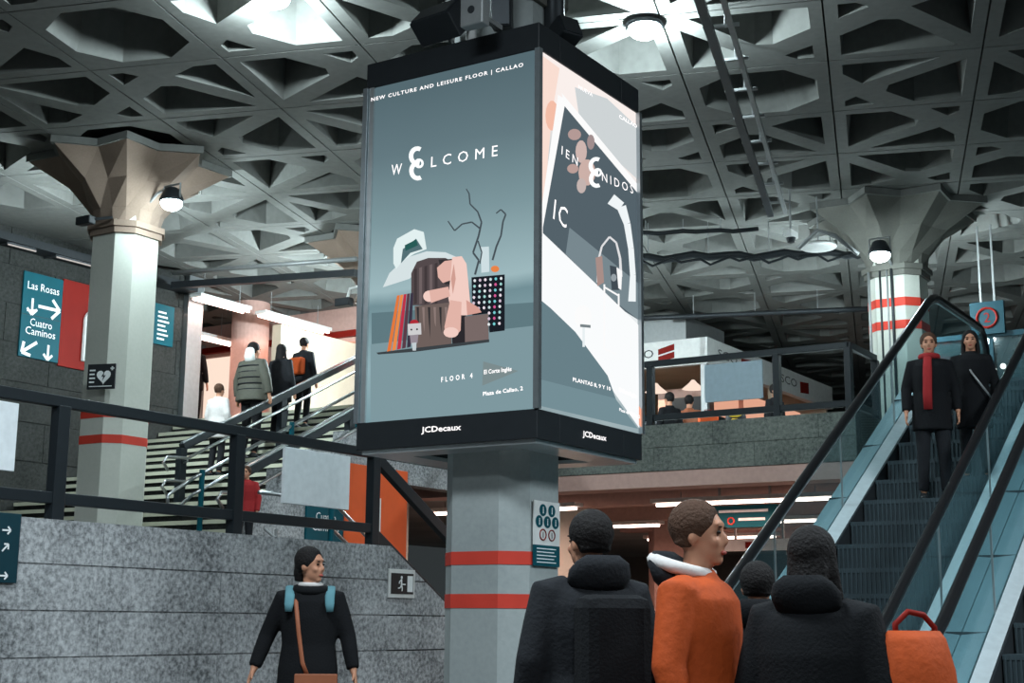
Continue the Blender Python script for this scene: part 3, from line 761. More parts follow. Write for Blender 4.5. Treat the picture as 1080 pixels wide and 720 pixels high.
# Las Rosas / Cuatro Caminos
P = PW + .03
t, hw, ht = board_p('tall teal metro direction sign on the dark wall reading Las Rosas and Cuatro Caminos', [(26, 286), (67, 294.5), (61, 384), (22, 374)], P, 'teal', 'direction_sign', 'sign')
p_sign_text(t, 'Las Rosas', hw, ht * .80, 0, .12, width=hw * 1.6)
p_sign_text(t, 'Cuatro', hw, ht * .375, 0, .12, width=hw * 1.1); p_sign_text(t, 'Caminos', hw, ht * .27, 0, .12, width=hw * 1.5)
n_, R_, U_ = (1, 0, 0), (0, 1, 0), (0, 0, 1)
arrow(t, (.003, hw * .35, ht * .62), 0, .42, .05, n_, R_, U_); arrow(t, (.003, -hw * .5, ht * .60), -pi / 2, .26, .04, n_, R_, U_)
arrow(t, (.003, -hw * .5, ht * .12), radians(215), .34, .05, n_, R_, U_); arrow(t, (.003, hw * .45, ht * .10), -pi / 2, .24, .04, n_, R_, U_)
m = MB(); m.prism([(.003, -hw * .75, ht * .53), (.003, -hw * .25, ht * .56), (.003, -hw * .25, ht * .58), (.003, -hw * .75, ht * .55)], (.002, 0, 0)); obj('underline', m, 'letter', t)
m = MB(); m.box(.0, .004, -hw, hw, ht * .492, ht * .502); obj('divider', m, 'tealdark', t)
t, hw, ht = board_p('red wall panel with a grey arch beside the Las Rosas sign', [(67.5, 295), (104, 302), (100, 393), (61.5, 385)], P, 'redp', 'wall_panel', 'panel')
m = MB(); a = []
for k in range(13):
    an = pi * k / 12; a.append((.004, hw * .62 - hw * .34 * cos(an), ht * .56 + .17 * sin(an)))
m.tube([(.02, hw * .28, ht * .1)] + [(.02, y, z) for _, y, z in a] + [(.02, hw * .96, ht * .1)], .045, 8); obj('arch', m, 'white2', t)
t, hw, ht = board_p('small teal information sign with lines of text beside the steel wall end', [(163, 320), (183.5, 323), (182, 366), (162, 362)], P, 'teal', 'information_sign', 'sign')
m = MB()
for k in range(7): m.box(.001, .004, -hw * .6, hw * (.1 + .5 * ((k * 37) % 10) / 10), ht * (.12 + k * .11), ht * (.12 + k * .11) + .03)
obj('text_lines', m, 'letter', t)
# defibrillator sign on the pillar
g = at(108, 398, 17.7); pp_, qq_, _ = wb(g)
t = bthing('defibrillator_sign', 'black defibrillator sign with a white heart on the left pillar', 'sign', pp_, qq_, zy(108, 411, 17.75), rz=radians(18))
m = MB(); m.box(-.20, .19, -.02, .0, 0, .32); obj('panel', m, 'black', t)
m = MB(); HN = (0, -1, 0)
heart = [(.16 * sin(u) ** 3 * .62, (.13 * cos(u) - .05 * cos(2 * u) - .02 * cos(3 * u) - .01 * cos(4 * u)) * .62) for u in [2 * pi * k / 24 for k in range(24)]]
m.prism([(x + .03, -.023, y + .16) for x, y in heart], (0, -.002, 0)); m.box(.12, .17, -.025, -.022, .25, .27); m.box(.135, .155, -.025, -.022, .235, .285)
for k in range(4): m.box(-.17, -.10 + .01 * (k % 2), -.025, -.022, .08 + k * .05, .10 + k * .05)
m.box(-.17, .15, -.025, -.022, .03, .04)
obj('symbol', m, 'letter', t)
m = MB(); m.prism([(.04, -.026, .22), (.00, -.026, .155), (.03, -.026, .16), (.015, -.026, .10), (.06, -.026, .175), (.03, -.026, .17)], (0, -.002, 0)); obj('bolt_symbol', m, 'black', t)
# exit sign on the granite wall
t, hw, ht = board_p('small black and white running figure exit sign on the granite wall', [(411, 600), (438, 600.5), (437, 631), (410, 630)], WP + .02, 'white2', 'exit_sign', 'sign', back=.02)
m = MB(); m.box(.0, .003, -hw * .86, hw * .86, ht * .14, ht * .86); obj('black_field', m, 'black', t)
m = MB(); m.box(.003, .006, hw * .38, hw * .80, ht * .22, ht * .78)
s = ht
f = lambda pts: m.prism([(.004, y * s, z * s) for y, z in pts], (.002, 0, 0))
f(circ(-.06, .72, .055, .055, 10)); f([(-.11, .66), (-.03, .66), (-.02, .45), (-.1, .43)]); f([(-.03, .50), (.18, .50), (.18, .455), (-.03, .455)])
f([(-.11, .64), (-.2, .58), (-.22, .50), (-.18, .49), (-.16, .56), (-.1, .60)]); f([(-.1, .45), (-.02, .45), (.02, .34), (.0, .24), (-.05, .24), (-.04, .33), (-.09, .40)])
f([(-.1, .45), (-.06, .42), (-.14, .33), (-.26, .32), (-.26, .36), (-.16, .37)])
obj('symbol', m, 'letter', t)
# left edge sign with arrows
t, hw, ht = board_p('dark blue direction sign with white arrows at the left edge of the granite wall', [(-30, 536), (17.5, 543), (17.5, 616), (-30, 612)], WP + .03, 'tealdark', 'direction_sign', 'sign')
arrow(t, (.003, hw * .42, ht * .75), 0, .07, .012, n_, R_, U_); arrow(t, (.003, hw * .42, ht * .5), pi / 4, .07, .012, n_, R_, U_); arrow(t, (.003, hw * .42, -.0 + ht * .1), 0, .07, .012, n_, R_, U_)
# Cuatro Caminos sign and orange panel on the stair side wall
t, hw, ht = board_p('teal metro sign reading Cuatro Caminos below the white board', [(324, 524), (363, 528), (362, 582), (323, 580)], PR2 + .03, 'teal', 'direction_sign', 'sign')
p_sign_text(t, 'Cuatro', hw, ht * .58, 0, .10, width=hw * 1.05); p_sign_text(t, 'Caminos', hw, ht * .38, 0, .10, width=hw * 1.4)
t, hw, ht = board_p('large orange wall panel behind the steel handrail', [(363.5, 484), (429, 500), (428, 600), (363, 600)], PR2 + .03, 'orange', 'wall_panel', 'panel')
m = MB(); m.box(.003, .006, -.1, .12, .2, .75); m.lathe([(.13, 0), (.13, .006)], 20, c=(0, 0, 0)); 
obj('white_mark', MB().box(.001, .005, -.06, .10, .15, .95), 'white2', t)
# metro rules sign on the pillar, wraps round the right face
X0 = at(555, 560, 10.72); pc = wb(X0)
cp_, cq_ = wb(Vector((-.064, 11.10, 0)))[:2]
t = bthing('notice', 'white and teal pictogram notice on the right side of the striped central pillar', 'sign', cp_ + .394, cq_, zy(568, 597, 10.9), rz=radians(90))
nh = zy(568, 529, 10.9) - zy(568, 597, 10.9)
m = MB(); m.box(-.19, .19, -.012, .0, nh * .32, nh); obj('panel', m, 'white2', t)
m = MB(); m.box(-.19, .19, -.012, .0, 0, nh * .32); obj('teal_panel', m, 'teal', t)
for cx, cz in ((-.065, .86), (.065, .86), (-.12, .68), (0, .68), (.12, .68)):
    m = MB(); m.prism([(cx + .052 * cos(a * pi / 8), -.013, cz * nh + .046 * sin(a * pi / 8)) for a in range(16)], (0, -.002, 0)); obj('disc', m, 'teal', t)
    person_icon(t, 'letter', (cx, -.016, cz * nh - .012), .036, (0, -1, 0), (1, 0, 0), (0, 0, 1))
for cx, cz in ((-.065, .48), (.065, .48)):
    m = MB(); m.tube([(cx + .046 * cos(a * pi / 8), -.015, cz * nh + .040 * sin(a * pi / 8)) for a in range(16)], .005, 6, close=True); obj('ban_ring', m, 'redp', t)
    person_icon(t, 'black', (cx, -.016, cz * nh - .012), .030, (0, -1, 0), (1, 0, 0), (0, 0, 1))
m = MB()
for k in range(5): m.box(-.15, .13 - (k % 2) * .03, -.015, -.012, nh * (.05 + k * .052), nh * (.05 + k * .052) + .007)
obj('text_lines', m, 'letter', t)
# ------------------------------------------------------------------ escalators
def escalator(label, pl_, pr_, col_steps=1.0):
    """pl_, pr_: p of the left and right handrail; local origin at the bottom bend on the floor"""
    q0, zr0, q1, zr1 = 9.84, 1.10, 16.86, 5.15
    mid = (pl_ + pr_) / 2; t = bthing('escalator', label, 'escalator', mid, q0, 0)
    Lq = q1 - q0; x0, x1 = pl_ - mid, pr_ - mid; sl_ = (zr1 - zr0) / Lq
    D = 1.0
    def path(dz, e0, e1, inner=0.0):  # bottom flat, incline, top flat
        return [(-e0, zr0 + dz), (-.25, zr0 + dz), (.0 + .05, zr0 + dz + .05), (.3, zr0 + dz + .3 * sl_), (Lq - .2, zr1 + dz - .2 * sl_), (Lq - .03, zr1 + dz - .04), (Lq + .15, zr1 + dz), (Lq + e1, zr1 + dz)]
    for x, nm in ((x0, 'l'), (x1, 'r')):
        pa = path(0, 1.0, 2.1)
        a = [(x, y, z) for y, z in pa]
        e = [(x, Lq + 2.1 + .36 * sin(k * pi / 8), zr1 - .38 + .38 * cos(k * pi / 8)) for k in range(1, 9)]
        s = [(x, -1.0 - .36 * sin(k * pi / 8), zr0 - .38 + .38 * cos(k * pi / 8)) for k in range(8, 0, -1)]
        m = MB(); m.tube(s + a + e, .045, 10); obj('handrail', m, 'rubber', t, smooth=True)
        m = MB(); s2 = [(x, y, z - .055) for _, y, z in a]; m.tube(s2, .02, 8); obj('rail_track', m, 'alu', t, smooth=True)
        m = MB(); up = [(y, z - .06) for _, y, z in a]; lo = [(y, z - .78) for _, y, z in a]
        rs = [(-1.0 - .30 * sin(k * pi / 6), zr0 - .36 + .30 * cos(k * pi / 6)) for k in range(5, 0, -1)]; re = [(Lq + 2.1 + .30 * sin(k * pi / 6), zr1 - .36 + .30 * cos(k * pi / 6)) for k in range(1, 6)]
        n = len(up)
        for k in range(n - 1):
            m.add([(x - .006, *lo[k]), (x - .006, *lo[k + 1]), (x - .006, *up[k + 1]), (x - .006, *up[k]), (x + .006, *lo[k]), (x + .006, *lo[k + 1]), (x + .006, *up[k + 1]), (x + .006, *up[k])], [(0, 1, 2, 3), (7, 6, 5, 4), (3, 2, 6, 7), (0, 4, 5, 1)])
        m.prism([(x - .006, *up[0])] + [(x - .006, *p) for p in reversed(rs)] + [(x - .006, *lo[0])], (.012, 0, 0))
        m.prism([(x - .006, *lo[-1])] + [(x - .006, *p) for p in reversed(re)] + [(x - .006, *up[-1])], (.012, 0, 0))
        obj('glass_panel', m, 'glass2', t)
        # joints in the glass
        for k in range(1, 4):
            y = Lq * k / 4; z = zr0 + y * sl_; m = MB(); m.box(x - .008, x + .008, y - .006, y + .006, z - .78, z - .07); obj('glass_joint', m, 'grey', t)
        # inner deck and skirt
        sg = 1 if x == x0 else -1
        def band(xa, xb, dza, dzb, th):
            m = MB(); A = path(dza, 1.5, 2.6); B = path(dzb, 1.5, 2.6)
            for k in range(len(A) - 1):
                m.hexa([(xa, A[k][0], A[k][1] - th), (xb, B[k][0], B[k][1] - th), (xb, B[k][0], B[k][1]), (xa, A[k][0], A[k][1])],
                       [(xa, A[k + 1][0], A[k + 1][1] - th), (xb, B[k + 1][0], B[k + 1][1] - th), (xb, B[k + 1][0], B[k + 1][1]), (xa, A[k + 1][0], A[k + 1][1])])
            return m
        obj('inner_deck', band(x + sg * .01, x + sg * .13, -.76, -.80, .03), 'deckalu', t)
        obj('skirt', band(x + sg * .13, x + sg * .15, -.80, -.80, .34), 'dmetal', t)
        obj('outer_deck', band(x - sg * .01, x - sg * .20, -.77, -.79, .04), 'deck', t)
        obj('side_panel', band(x - sg * .18, x - sg * .20, -.82, -.82, .75), 'deck', t)
        for k in range(6):
            y = .4 + k * 1.1; z = zr0 - .775 + y * sl_; m = MB(); m.box(min(x - sg * .01, x - sg * .205), max(x - sg * .01, x - sg * .205), y - .004, y + .004, z - .3, z + .006); obj('deck_joint', m, 'dmetal', t)
    # steps
    xa, xb = x0 + .16, x1 - .16; g = .40; rise = g * sl_; n = int(Lq / g) + 3
    for k in range(n):
        y = -.35 + k * g; zt = min(max((y + .2) * sl_ + zr0 - 1.0 + .1, .12), 3.97)
        m = MB(); m.box(xa, xb, y, y + g + .02, zt - .04, zt); m.box(xa + .0, xb - .0, y + .012, y + .03, zt - rise - .02, zt - .03)
        nr = 26
        for r in range(nr):
            xx = xa + .02 + (xb - xa - .04) * r / (nr - 1); m.box(xx - .007, xx + .007, y - .004, y + .014, zt - rise, zt - .004)
        obj('step', m, 'stepm', t)
    m = MB(); m.box(xa, xb, Lq + .6, Lq + 2.6, 3.90, 3.955); obj('landing_plate', m, 'steelp', t)
    m = MB(); m.box(xa, xb, -1.6, -.35, .0, .11); obj('comb_plate', m, 'steelp', t)
    m = MB(); m.prism([(x0 - .17, -.6, 0), (x0 - .17, .4, 0), (x0 - .17, Lq + .4, 3.2), (x0 - .17, Lq + 2.3, 3.2), (x0 - .17, Lq + 2.3, 3.75), (x0 - .17, Lq + .1, 3.75), (x0 - .17, 0, .05)], (x1 - x0 + .34, 0, 0)); obj('truss', m, 'dmetal', t)
    return t
escalator('left escalator with glass sides climbing from behind the crowd to the upper floor', -4.65, -3.25)
escalator('right escalator with glass sides, cut by the right edge of the photo', -2.84, -1.53)

def Rz(v): return Vector((v.x * CB - v.y * SB, v.x * SB + v.y * CB, v.z))
# ------------------------------------------------------------------ lamps as fixtures with their own light
def bracket_lamp(label, loc, power, big, aim=None):
    t = thing('floodlight', label, 'lamp', loc)
    r = .20 if big else .16; fx, fy = -loc[0], -loc[1]; az = atan2(fx, -fy)
    m = MB(); m.lathe([(r * .45, .16), (r * .6, .14), (r * .95, .02), (r, 0), (r * .96, -.02)], 24); obj('housing', m, 'dmetal', t, smooth=True)
    m = MB(); m.ellipsoid((0, 0, -.04), (r * .86, r * .86, .10)); obj('lens', m, 'flood', t, smooth=True)
    m = MB(); m.tube([(-r * .9, 0, .0), (-r * .9, 0, .2), (r * .9, 0, .2), (r * .9, 0, 0)], .014, 6); obj('bracket', m, 'grey', t)
    top = ZC - loc[2] - .002
    m = MB()
    if aim: 
        v = Rz(Vector(aim) - Vector(loc)); m.tube([(0, 0, .2), (v.x * .5, v.y * .5, .16), (v.x, v.y, .0)], .02, 6)
    else: m.tube([(0, 0, .2), (0, 0, max(.25, top))], .014, 6)
    obj('arm' if aim else 'hanger', m, 'grey', t)
    l = lamp('lamp_light', (0, 0, -.20), power, COOL, .10); l.parent = t
    return t
PIL = [None, None, (-5.14, 18.3), (5.62, 20.2)]
for k, (px, py, D, pw, lab) in enumerate(FLOODS):
    p = at(px, py, D); a = PIL[k]
    if a: v = (Vector((*a, p.z)) - p); a = tuple(p + v * ((v.length - .37) / v.length))
    bracket_lamp(lab, p, pw, k < 2, a)
for k, (p, pw) in enumerate(HIDDEN):
    bracket_lamp(['floodlight on the far left side of the left pillar', 'floodlight on the far right side of the right pillar', 'floodlight beside the pillar hidden by the advertising box', 'added floodlight unseen behind the advertising box, brightening the kiosk'][k], p, pw, False)
for c, (loc, pw) in enumerate(AREA): pass

# fluorescent fittings: upper corridor (left) and lower hall
def batten(label, p, q, z, L, along, hang, group, mat='tube', light=0, n=2):
    t = bthing('fluorescent_light', label, 'lamp', p, q, z, group)
    m = MB(); dx, dy = (L / 2, .05) if along == 'p' else (.05, L / 2)
    a, b = (dx, .13) if along == 'p' else (.13, dy)
    m.box(-a, a, -b, b, .03, .09); obj('fitting', m, 'white2', t)
    for s in ((-1, 1) if n == 2 else (0,)):
        m = MB()
        if along == 'p': m.tube([(-dx * .97, s * .07, 0), (dx * .97, s * .07, 0)], .022, 8)
        else: m.tube([(s * .07, -dy * .97, 0), (s * .07, dy * .97, 0)], .022, 8)
        obj('tube', m, mat, t)
    if hang:
        m = MB()
        for s in (-.7, .7):
            x, y = (dx * s, 0) if along == 'p' else (0, dy * s); m.tube([(x, y, .09), (x, y, .09 + hang)], .008, 5)
        obj('hanger', m, 'grey', t)
    if light:
        l = lamp('tube_light', (0, 0, -.06), light, WARM, kind='AREA', size=(L, .25) if along == 'p' else (.25, L)); l.parent = t
    return t
batten('short pink fluorescent light over the top of the stairs by the steel wall end', -17.6, 18.15, 6.72, 1.3, 'q', .4, None, light=16)
batten('long pink fluorescent light right of the round pink pillar', -17.5, 20.0, 6.70, 1.9, 'q', .4, None, light=24)
batten('fluorescent light deep in the corridor behind the walking people', -19.6, 19.4, 6.6, 2.4, 'q', .5, None, light=24)
batten('fluorescent light over the upper corridor behind the stair railing', -12.9, 21.5, 6.75, 1.5, 'q', .4, None, light=24)
for k in range(5):
    for j, pp in enumerate((-12.5, -8.2, -4.6, -.5)):
        batten('pink fluorescent tube light hung in rows under the lower hall ceiling', pp - (k % 2) * .6, 19.4 + k * 4.1, SZ0 - .32, 3.0, 'p', .1, 'lower hall tube lights', light=95 if k < 4 else 40, n=1)
# thin wall line lights above the metro signs
for (a, b) in (((8.7, 257.5), (38, 265)), ((60, 271), (99, 281))):
    A = hit_p(*a, PW + .3); B = hit_p(*b, PW + .3)
    t = bthing('wall_light', 'thin line of light on the dark wall above the ' + ('Las Rosas sign' if a[0] < 20 else 'red panel'), 'lamp', PW + .3, A[1], A[2])
    m = MB(); m.tube([(0, 0, 0), (0, B[1] - A[1], B[2] - A[2])], .012, 6); obj('tube', m, emis('dim_tube', (1, .95, .9), .55), t)
    m = MB(); m.bar((-.03, 0, .03), (-.03, B[1] - A[1], B[2] - A[2] + .03), .06, .03); m.box(-.3, 0, -.02, .02, .01, .04); obj('holder', m, 'dmetal', t)

# ------------------------------------------------------------------ ceiling services
def line_thing(name, label, cat, pts, r, mat, n=8, hang=0):
    P = [Vector(p) for p in pts]; t = obj(name, MB().tube([p - P[0] for p in P], r, n), mat, smooth=True); t.location = P[0]
    if hang:
        for i in range(1, len(P) - 1, hang):
            m = MB(); v = P[i] - P[0]; m.tube([v, (v.x, v.y, ZC - P[0].z + .0)], .008, 5); obj('hanger', m, 'grey', t)
    return tag(t, label, cat)
A_ = atz(746, -30, 7.0); B_ = atz(824, 226, 7.0)
t = thing('cable_tray', 'long double cable tray hung under the ceiling ribs right of the high bay lamp', 'cable tray', A_, 0)
d = B_ - A_; sd = Vector((d.y, -d.x, 0)).normalized()
for s, wd, z in ((-.15, .09, 0), (.06, .05, .03)):
    m = MB(); m.bar(sd * s + Vector((0, 0, z)), d + sd * s + Vector((0, 0, z)), wd, .06); obj('channel', m, 'dmetal' if s < 0 else 'grey', t)
for k in range(9):
    c = d * (k + .5) / 9; m = MB(); m.bar(c - sd * .22 + Vector((0, 0, .05)), c + sd * .14 + Vector((0, 0, .05)), .04, .03); m.tube([c + Vector((0, 0, .05)), c + Vector((0, 0, .248))], .01, 5); obj('support', m, 'grey', t)
def wav(pa, pb, z, n, amp):
    a, b = atz(*pa, z), atz(*pb, z); out = []
    for k in range(n + 1):
        v = a.lerp(b, k / n); v.z += amp * (sin(k * 2.1) + .5 * sin(k * 5.3)); out.append(v)
    return out
line_thing('cable', 'black cable running under the ribs at the end of the cable tray', 'cable', wav((668, 246), (800, 242), 7.05, 10, .012), .035, 'black', hang=3)
line_thing('cable', 'thick sagging black cable bundle below the ribs right of the advertising box', 'cable', wav((668, 272), (925, 266), 6.7, 16, .03), .06, 'black', hang=4)
line_thing('cable', 'thin loose black cable hanging along the thick cable bundle', 'cable', wav((668, 277), (915, 270), 6.6, 24, .045), .02, 'black')
line_thing('pipe', 'grey pipe under the far ceiling above the kiosk', 'pipe', wav((668, 336), (930, 325), 6.85, 4, 0), .05, 'dmetal', hang=1)
line_thing('pipe', 'pale pipe bending along the capital of the right pillar', 'pipe', [at(842, 262, 18.7), at(862, 243, 18.6), at(880, 248, 18.6), at(905, 268, 18.7)], .03, 'grey')
g1 = at(787, 640, 25.0); 
# dark beam over the stairs opening
a, b = at(183, 301, 23.6), at(376, 288, 21.2)
bm_ = MB(); bm_.bar(a, b, .12, .11); o = obj('trim_12', bm_, 'black'); o['kind'] = 'structure'
line_thing('pipe', 'grey pipe along the dark beam over the stairs', 'pipe', [a + Vector((0, -.1, .2)), b + Vector((0, -.1, .2))], .04, 'grey')
# pipes on the right pillar
for k, (dx, r) in enumerate(((-.30, .03), (-.12, .022), (-.02, .018), (.05, .03))):
    cp2, cq2 = wb(Vector((5.62, 20.2, 0)))[:2]
    x = cp2 + dx; y = cq2 - (.41 if abs(dx) < .2 else .36) - r
    line_thing('conduit', ['leftmost conduit on the right pillar', 'thin conduit on the right pillar, second from its left edge', 'thinnest conduit on the front of the right pillar', 'conduit on the right pillar nearest its right edge'][k], 'pipe',
               [bw(x, y, 6.25), bw(x, y, 5.4), bw(x, y, 3.9)], r * .7, 'dmetal' if k % 2 else 'grey')
def disc(label, px, py, D, r):
    p = at(px, py, D); t = thing('ceiling_speaker', label, 'speaker', p)
    m = MB(); m.lathe([(r * .7, .06), (r, .02), (r, 0), (r * .9, -.015)], 22); obj('cone', m, 'white2', t, smooth=True)
    m = MB(); m.tube([(0, 0, .06), (0, 0, ZC - p.z)], .012, 6); obj('rod', m, 'grey', t)
disc('white disc speaker hanging left of the right pillar', 863, 261, 19.6, .26)
p = at(834, 247, 19.3); t = thing('security_camera', 'small white security camera under the cables near the right pillar', 'camera', p)
m = MB(); m.box(-.06, .06, -.14, .14, -.05, .05); obj('body', m, 'white2', t, bevel=.015); m = MB(); m.lathe([(.05, -.12), (.07, -.05)], 14); obj('dome', m, 'black', t); m = MB(); m.tube([(0, 0, .05), (0, 0, ZC - p.z)], .015, 6); obj('mount', m, 'grey', t)
p = at(92, 232, 17.7); t = thing('security_camera', 'black security camera on the left side of the left pillar collar', 'camera', p)
m = MB(); m.box(-.16, .1, -.06, .06, -.06, .05); obj('body', m, 'black', t, bevel=.015); m = MB(); m.tube([(.05, 0, 0), (.25, .2, .05)], .02, 6); obj('arm', m, 'dmetal', t)
p = at(366, 318, 21.9); t = thing('security_camera', 'dark security camera beside the edge of the advertising box', 'camera', p)
m = MB(); m.box(-.2, .08, -.07, .07, -.07, .06); obj('body', m, 'black', t, bevel=.015); m = MB(); m.tube([(0, 0, .04), (.05, .0, .2), (.25, .1, .25)], .025, 6); obj('arm', m, 'white2', t)
# loudspeakers and brackets above the advertising box
cp_, cq_ = wb(Vector((-.064, 11.10, 0)))[:2]
def loudspeaker(label, px, py, D, rz, tilt, w_=.30, h_=.42, dd=.26):
    p = at(px, py, D); t = thing('loudspeaker', label, 'loudspeaker', p, rz); t.rotation_euler = (tilt, 0, rz)
    m = MB(); m.box(-w_ / 2, w_ / 2, 0, dd, -h_ / 2, h_ / 2); obj('cabinet', m, 'black', t, bevel=.012)
    m = MB(); m.box(-w_ * .43, w_ * .43, -.012, 0, -h_ * .45, h_ * .45); obj('grille', m, 'dmetal', t)
    m = MB(); m.tube([(0, dd, 0), (.0, dd + .15, .02)], .02, 6); obj('bracket', m, 'grey', t)
loudspeaker('tilted black loudspeaker at the left above the advertising box', 458, 12, 10.4, radians(-38), radians(-42), .40, .22, .22)
loudspeaker('upright black loudspeaker in the middle above the advertising box', 528, 4, 10.45, radians(-8), radians(8), .16, .36, .16)
loudspeaker('small black loudspeaker behind the right top edge of the advertising box', 602, 27, 10.5, radians(35), radians(-25), .2, .18, .2)
p = at(497, 10, 9.9); t = thing('junction_box', 'grey junction box on the pillar above the advertising box', 'box', p, -BETA)
m = MB(); m.box(-.10, .10, 0, .1, -.12, .12); obj('case', m, 'grey', t, bevel=.01); m = MB(); m.lathe([(.03, -.006), (.03, 0)], 14, axis='y'); obj('lock', m, 'dmetal', t); m = MB(); m.box(-.02, .02, .1, .4, -.02, .02); obj('arm', m, 'grey', t)
p = at(584, 14, 10.9); line_thing('pipe', 'dark pipe on the right side of the pillar above the advertising box', 'pipe', [(p.x, p.y, 5.5), (p.x, p.y, ZC - .05)], .09, 'dmetal')
p = at(497, 30, 10.5); line_thing('pipe', 'pale pipe on the left side of the pillar above the advertising box', 'pipe', [(p.x, p.y, 5.5), (p.x, p.y, ZC - .05)], .04, 'white2')

# ------------------------------------------------------------------ kiosk on the upper floor
KP, KQ = -10.83, 23.9; FZ = SZ1
k_ = bthing('kiosk', 'white banded food kiosk lit inside behind the upper railing', 'kiosk', KP, KQ, FZ + .1)
m = MB(); m.box(-6.5, 0, 0, 6.7, -.1, 0); obj('plinth', m, 'dmetal', k_)
LX, LY, zf0, zf1 = 6.5, 6.7, 1.92, 2.42
m = MB(); m.box(-LX, 0, -.03, .12, zf0, zf1); obj('front_fascia', m, 'white2', k_)
m = MB(); m.box(-.12, .03, -.03, LY, zf0, zf1); obj('side_fascia', m, 'white2', k_)
m = MB(); m.box(-LX, 0, 0, LY, zf1 - .1, zf1); obj('roof', m, 'beige', k_)
m = MB(); m.box(-LX, -.1, LY - .1, LY, 0, zf1 - .1); m.box(-LX, -LX + .1, 0, LY, 0, zf1 - .1); m.box(-.1, 0, 3.2, 3.5, 0, zf0); obj('walls', m, 'beige', k_)
m = MB(); m.box(-LX, 0, 0, .1, 0, 1.0); m.box(-.1, 0, 0, LY, 0, 1.0); obj('counter', m, 'dmetal', k_)
m = MB(); m.box(-3.2, -2.7, .6, 1.0, 0, zf0); obj('white_column', m, 'white2', k_)
m = MB(); m.box(-.12, -.0, -.01, .1, 0, zf0); obj('corner_post', m, 'grey', k_)
m = MB(); m.box(-1.5, -.7, 1.3, 1.9, .6, 1.55); obj('oven', m, 'black', k_, bevel=.02)
m = MB(); m.box(-2.0, -.3, 2.0, 2.4, 1.3, 1.85); obj('extractor_hood', m, 'pink', k_)
for x in (-1.5, -.7, -3.9):
    m = MB(); m.lathe([(.03, 1.80), (.08, 1.74), (.22, 1.62)], 16, c=(x, .9, 0)); obj('pendant_shade', m, 'shopw', k_)
for y in (1.0, 2.4, 4.3, 5.6):
    m = MB(); m.box(-.09, -.02, y - .5, y + .5, 1.02, 1.6); obj('lit_display', m, 'shop', k_)
lamp('kiosk_light', tuple(bw(KP - 2.2, KQ + 1.6, FZ + 1.75)), 90, (1, .80, .62), kind='AREA', size=(3, 2))
x0 = hit_q(640, 368, KQ)[0] - KP
txo = hit_q(691, 371, KQ)[0] - KP
text('lettering', 'SCO', 'dmetal', k_, (txo - .56, -.034, 2.12), (1, 0, 0), (0, 0, 1), .16, ext=.002, width=.54)
m = MB(); a = hit_q(695, 370, KQ)[0] - KP; b = hit_q(712, 368, KQ)[0] - KP
m.prism([(a, -.034, 2.02), (b, -.034, 2.08), (b, -.034, 2.20), (a, -.034, 2.13)], (0, -.003, 0)); m.prism([(a, -.034, 2.16), (b, -.034, 2.23), (b, -.034, 2.35), (a, -.034, 2.27)], (0, -.003, 0)); obj('logo', m, 'redp', k_)
text('lettering', 'SCO', 'dmetal', k_, (.034, .45, 2.10), (0, 1, 0), (0, 0, 1), .17, width=.9)
text('lettering', 'SCO', 'dmetal', k_, (.034, 3.6, 2.10), (0, 1, 0), (0, 0, 1), .17, width=.9)
for y in (4.7, 1.55):
    m = MB(); m.prism([(.033, y, 2.02), (.033, y + .5, 2.06), (.033, y + .5, 2.30), (.033, y, 2.26)], (.003, 0, 0)); obj('logo', m, 'redp', k_)
m = MB(); m.box(-7.5, -1.2, 0, .3, 0, 0.55); 
kb = bthing('roof_box', 'plain grey box on top of the white kiosk', 'box', KP, KQ + .4, FZ + .1 + zf1); m = MB(); m.box(-LX, -.6, 0, 1.8, 0, .55); m.box(-LX + .2, -.8, -.01, 0, .05, .1); obj('case', m, 'grey', kb)

# upper corridor beyond the stairs: shops
sh = bthing('shop_front', 'pink lit shop front across the corridor behind the walking people', 'shop', -22, 21.3, ztop)
m = MB(); m.box(-1, 6.2, 0, .2, 0, ZC - ztop); obj('wall', m, 'pink', sh)
for (x0, x1, z0, z1, mt) in ((1.0, 1.75, .5, 1.9, 'shopw'), (1.95, 2.3, 1.3, 1.85, 'shopw'), (2.0, 2.3, .3, 1.2, 'shop'), (3.3, 3.75, .9, 1.9, 'shopw'), (3.8, 5.2, .6, 1.9, 'shop')):
    m = MB(); m.box(x0, x1, -.04, 0, z0, z1); obj('lit_window', m, mt, sh)
for x in (.85, 1.78, 2.35, 3.2, 5.25):
    m = MB(); m.box(x, x + .1, -.1, 0, 0, 2.2); obj('frame_post', m, 'grey', sh)
m = MB(); m.box(.8, 5.8, -.1, 0, 2.0, 2.12); obj('frame_beam', m, 'redp', sh)
cw = MB(); cw.box(-16.6, -16.4, 18.4, 21.3, ztop, 6.3); struct('wall_corridor', cw, 'beige').name = 'wall_corridor_right'
lamp('corridor_light', tuple(bw(-17.8, 19.2, 6.5)), 30, (1, .62, .5), kind='AREA', size=(4, 3))
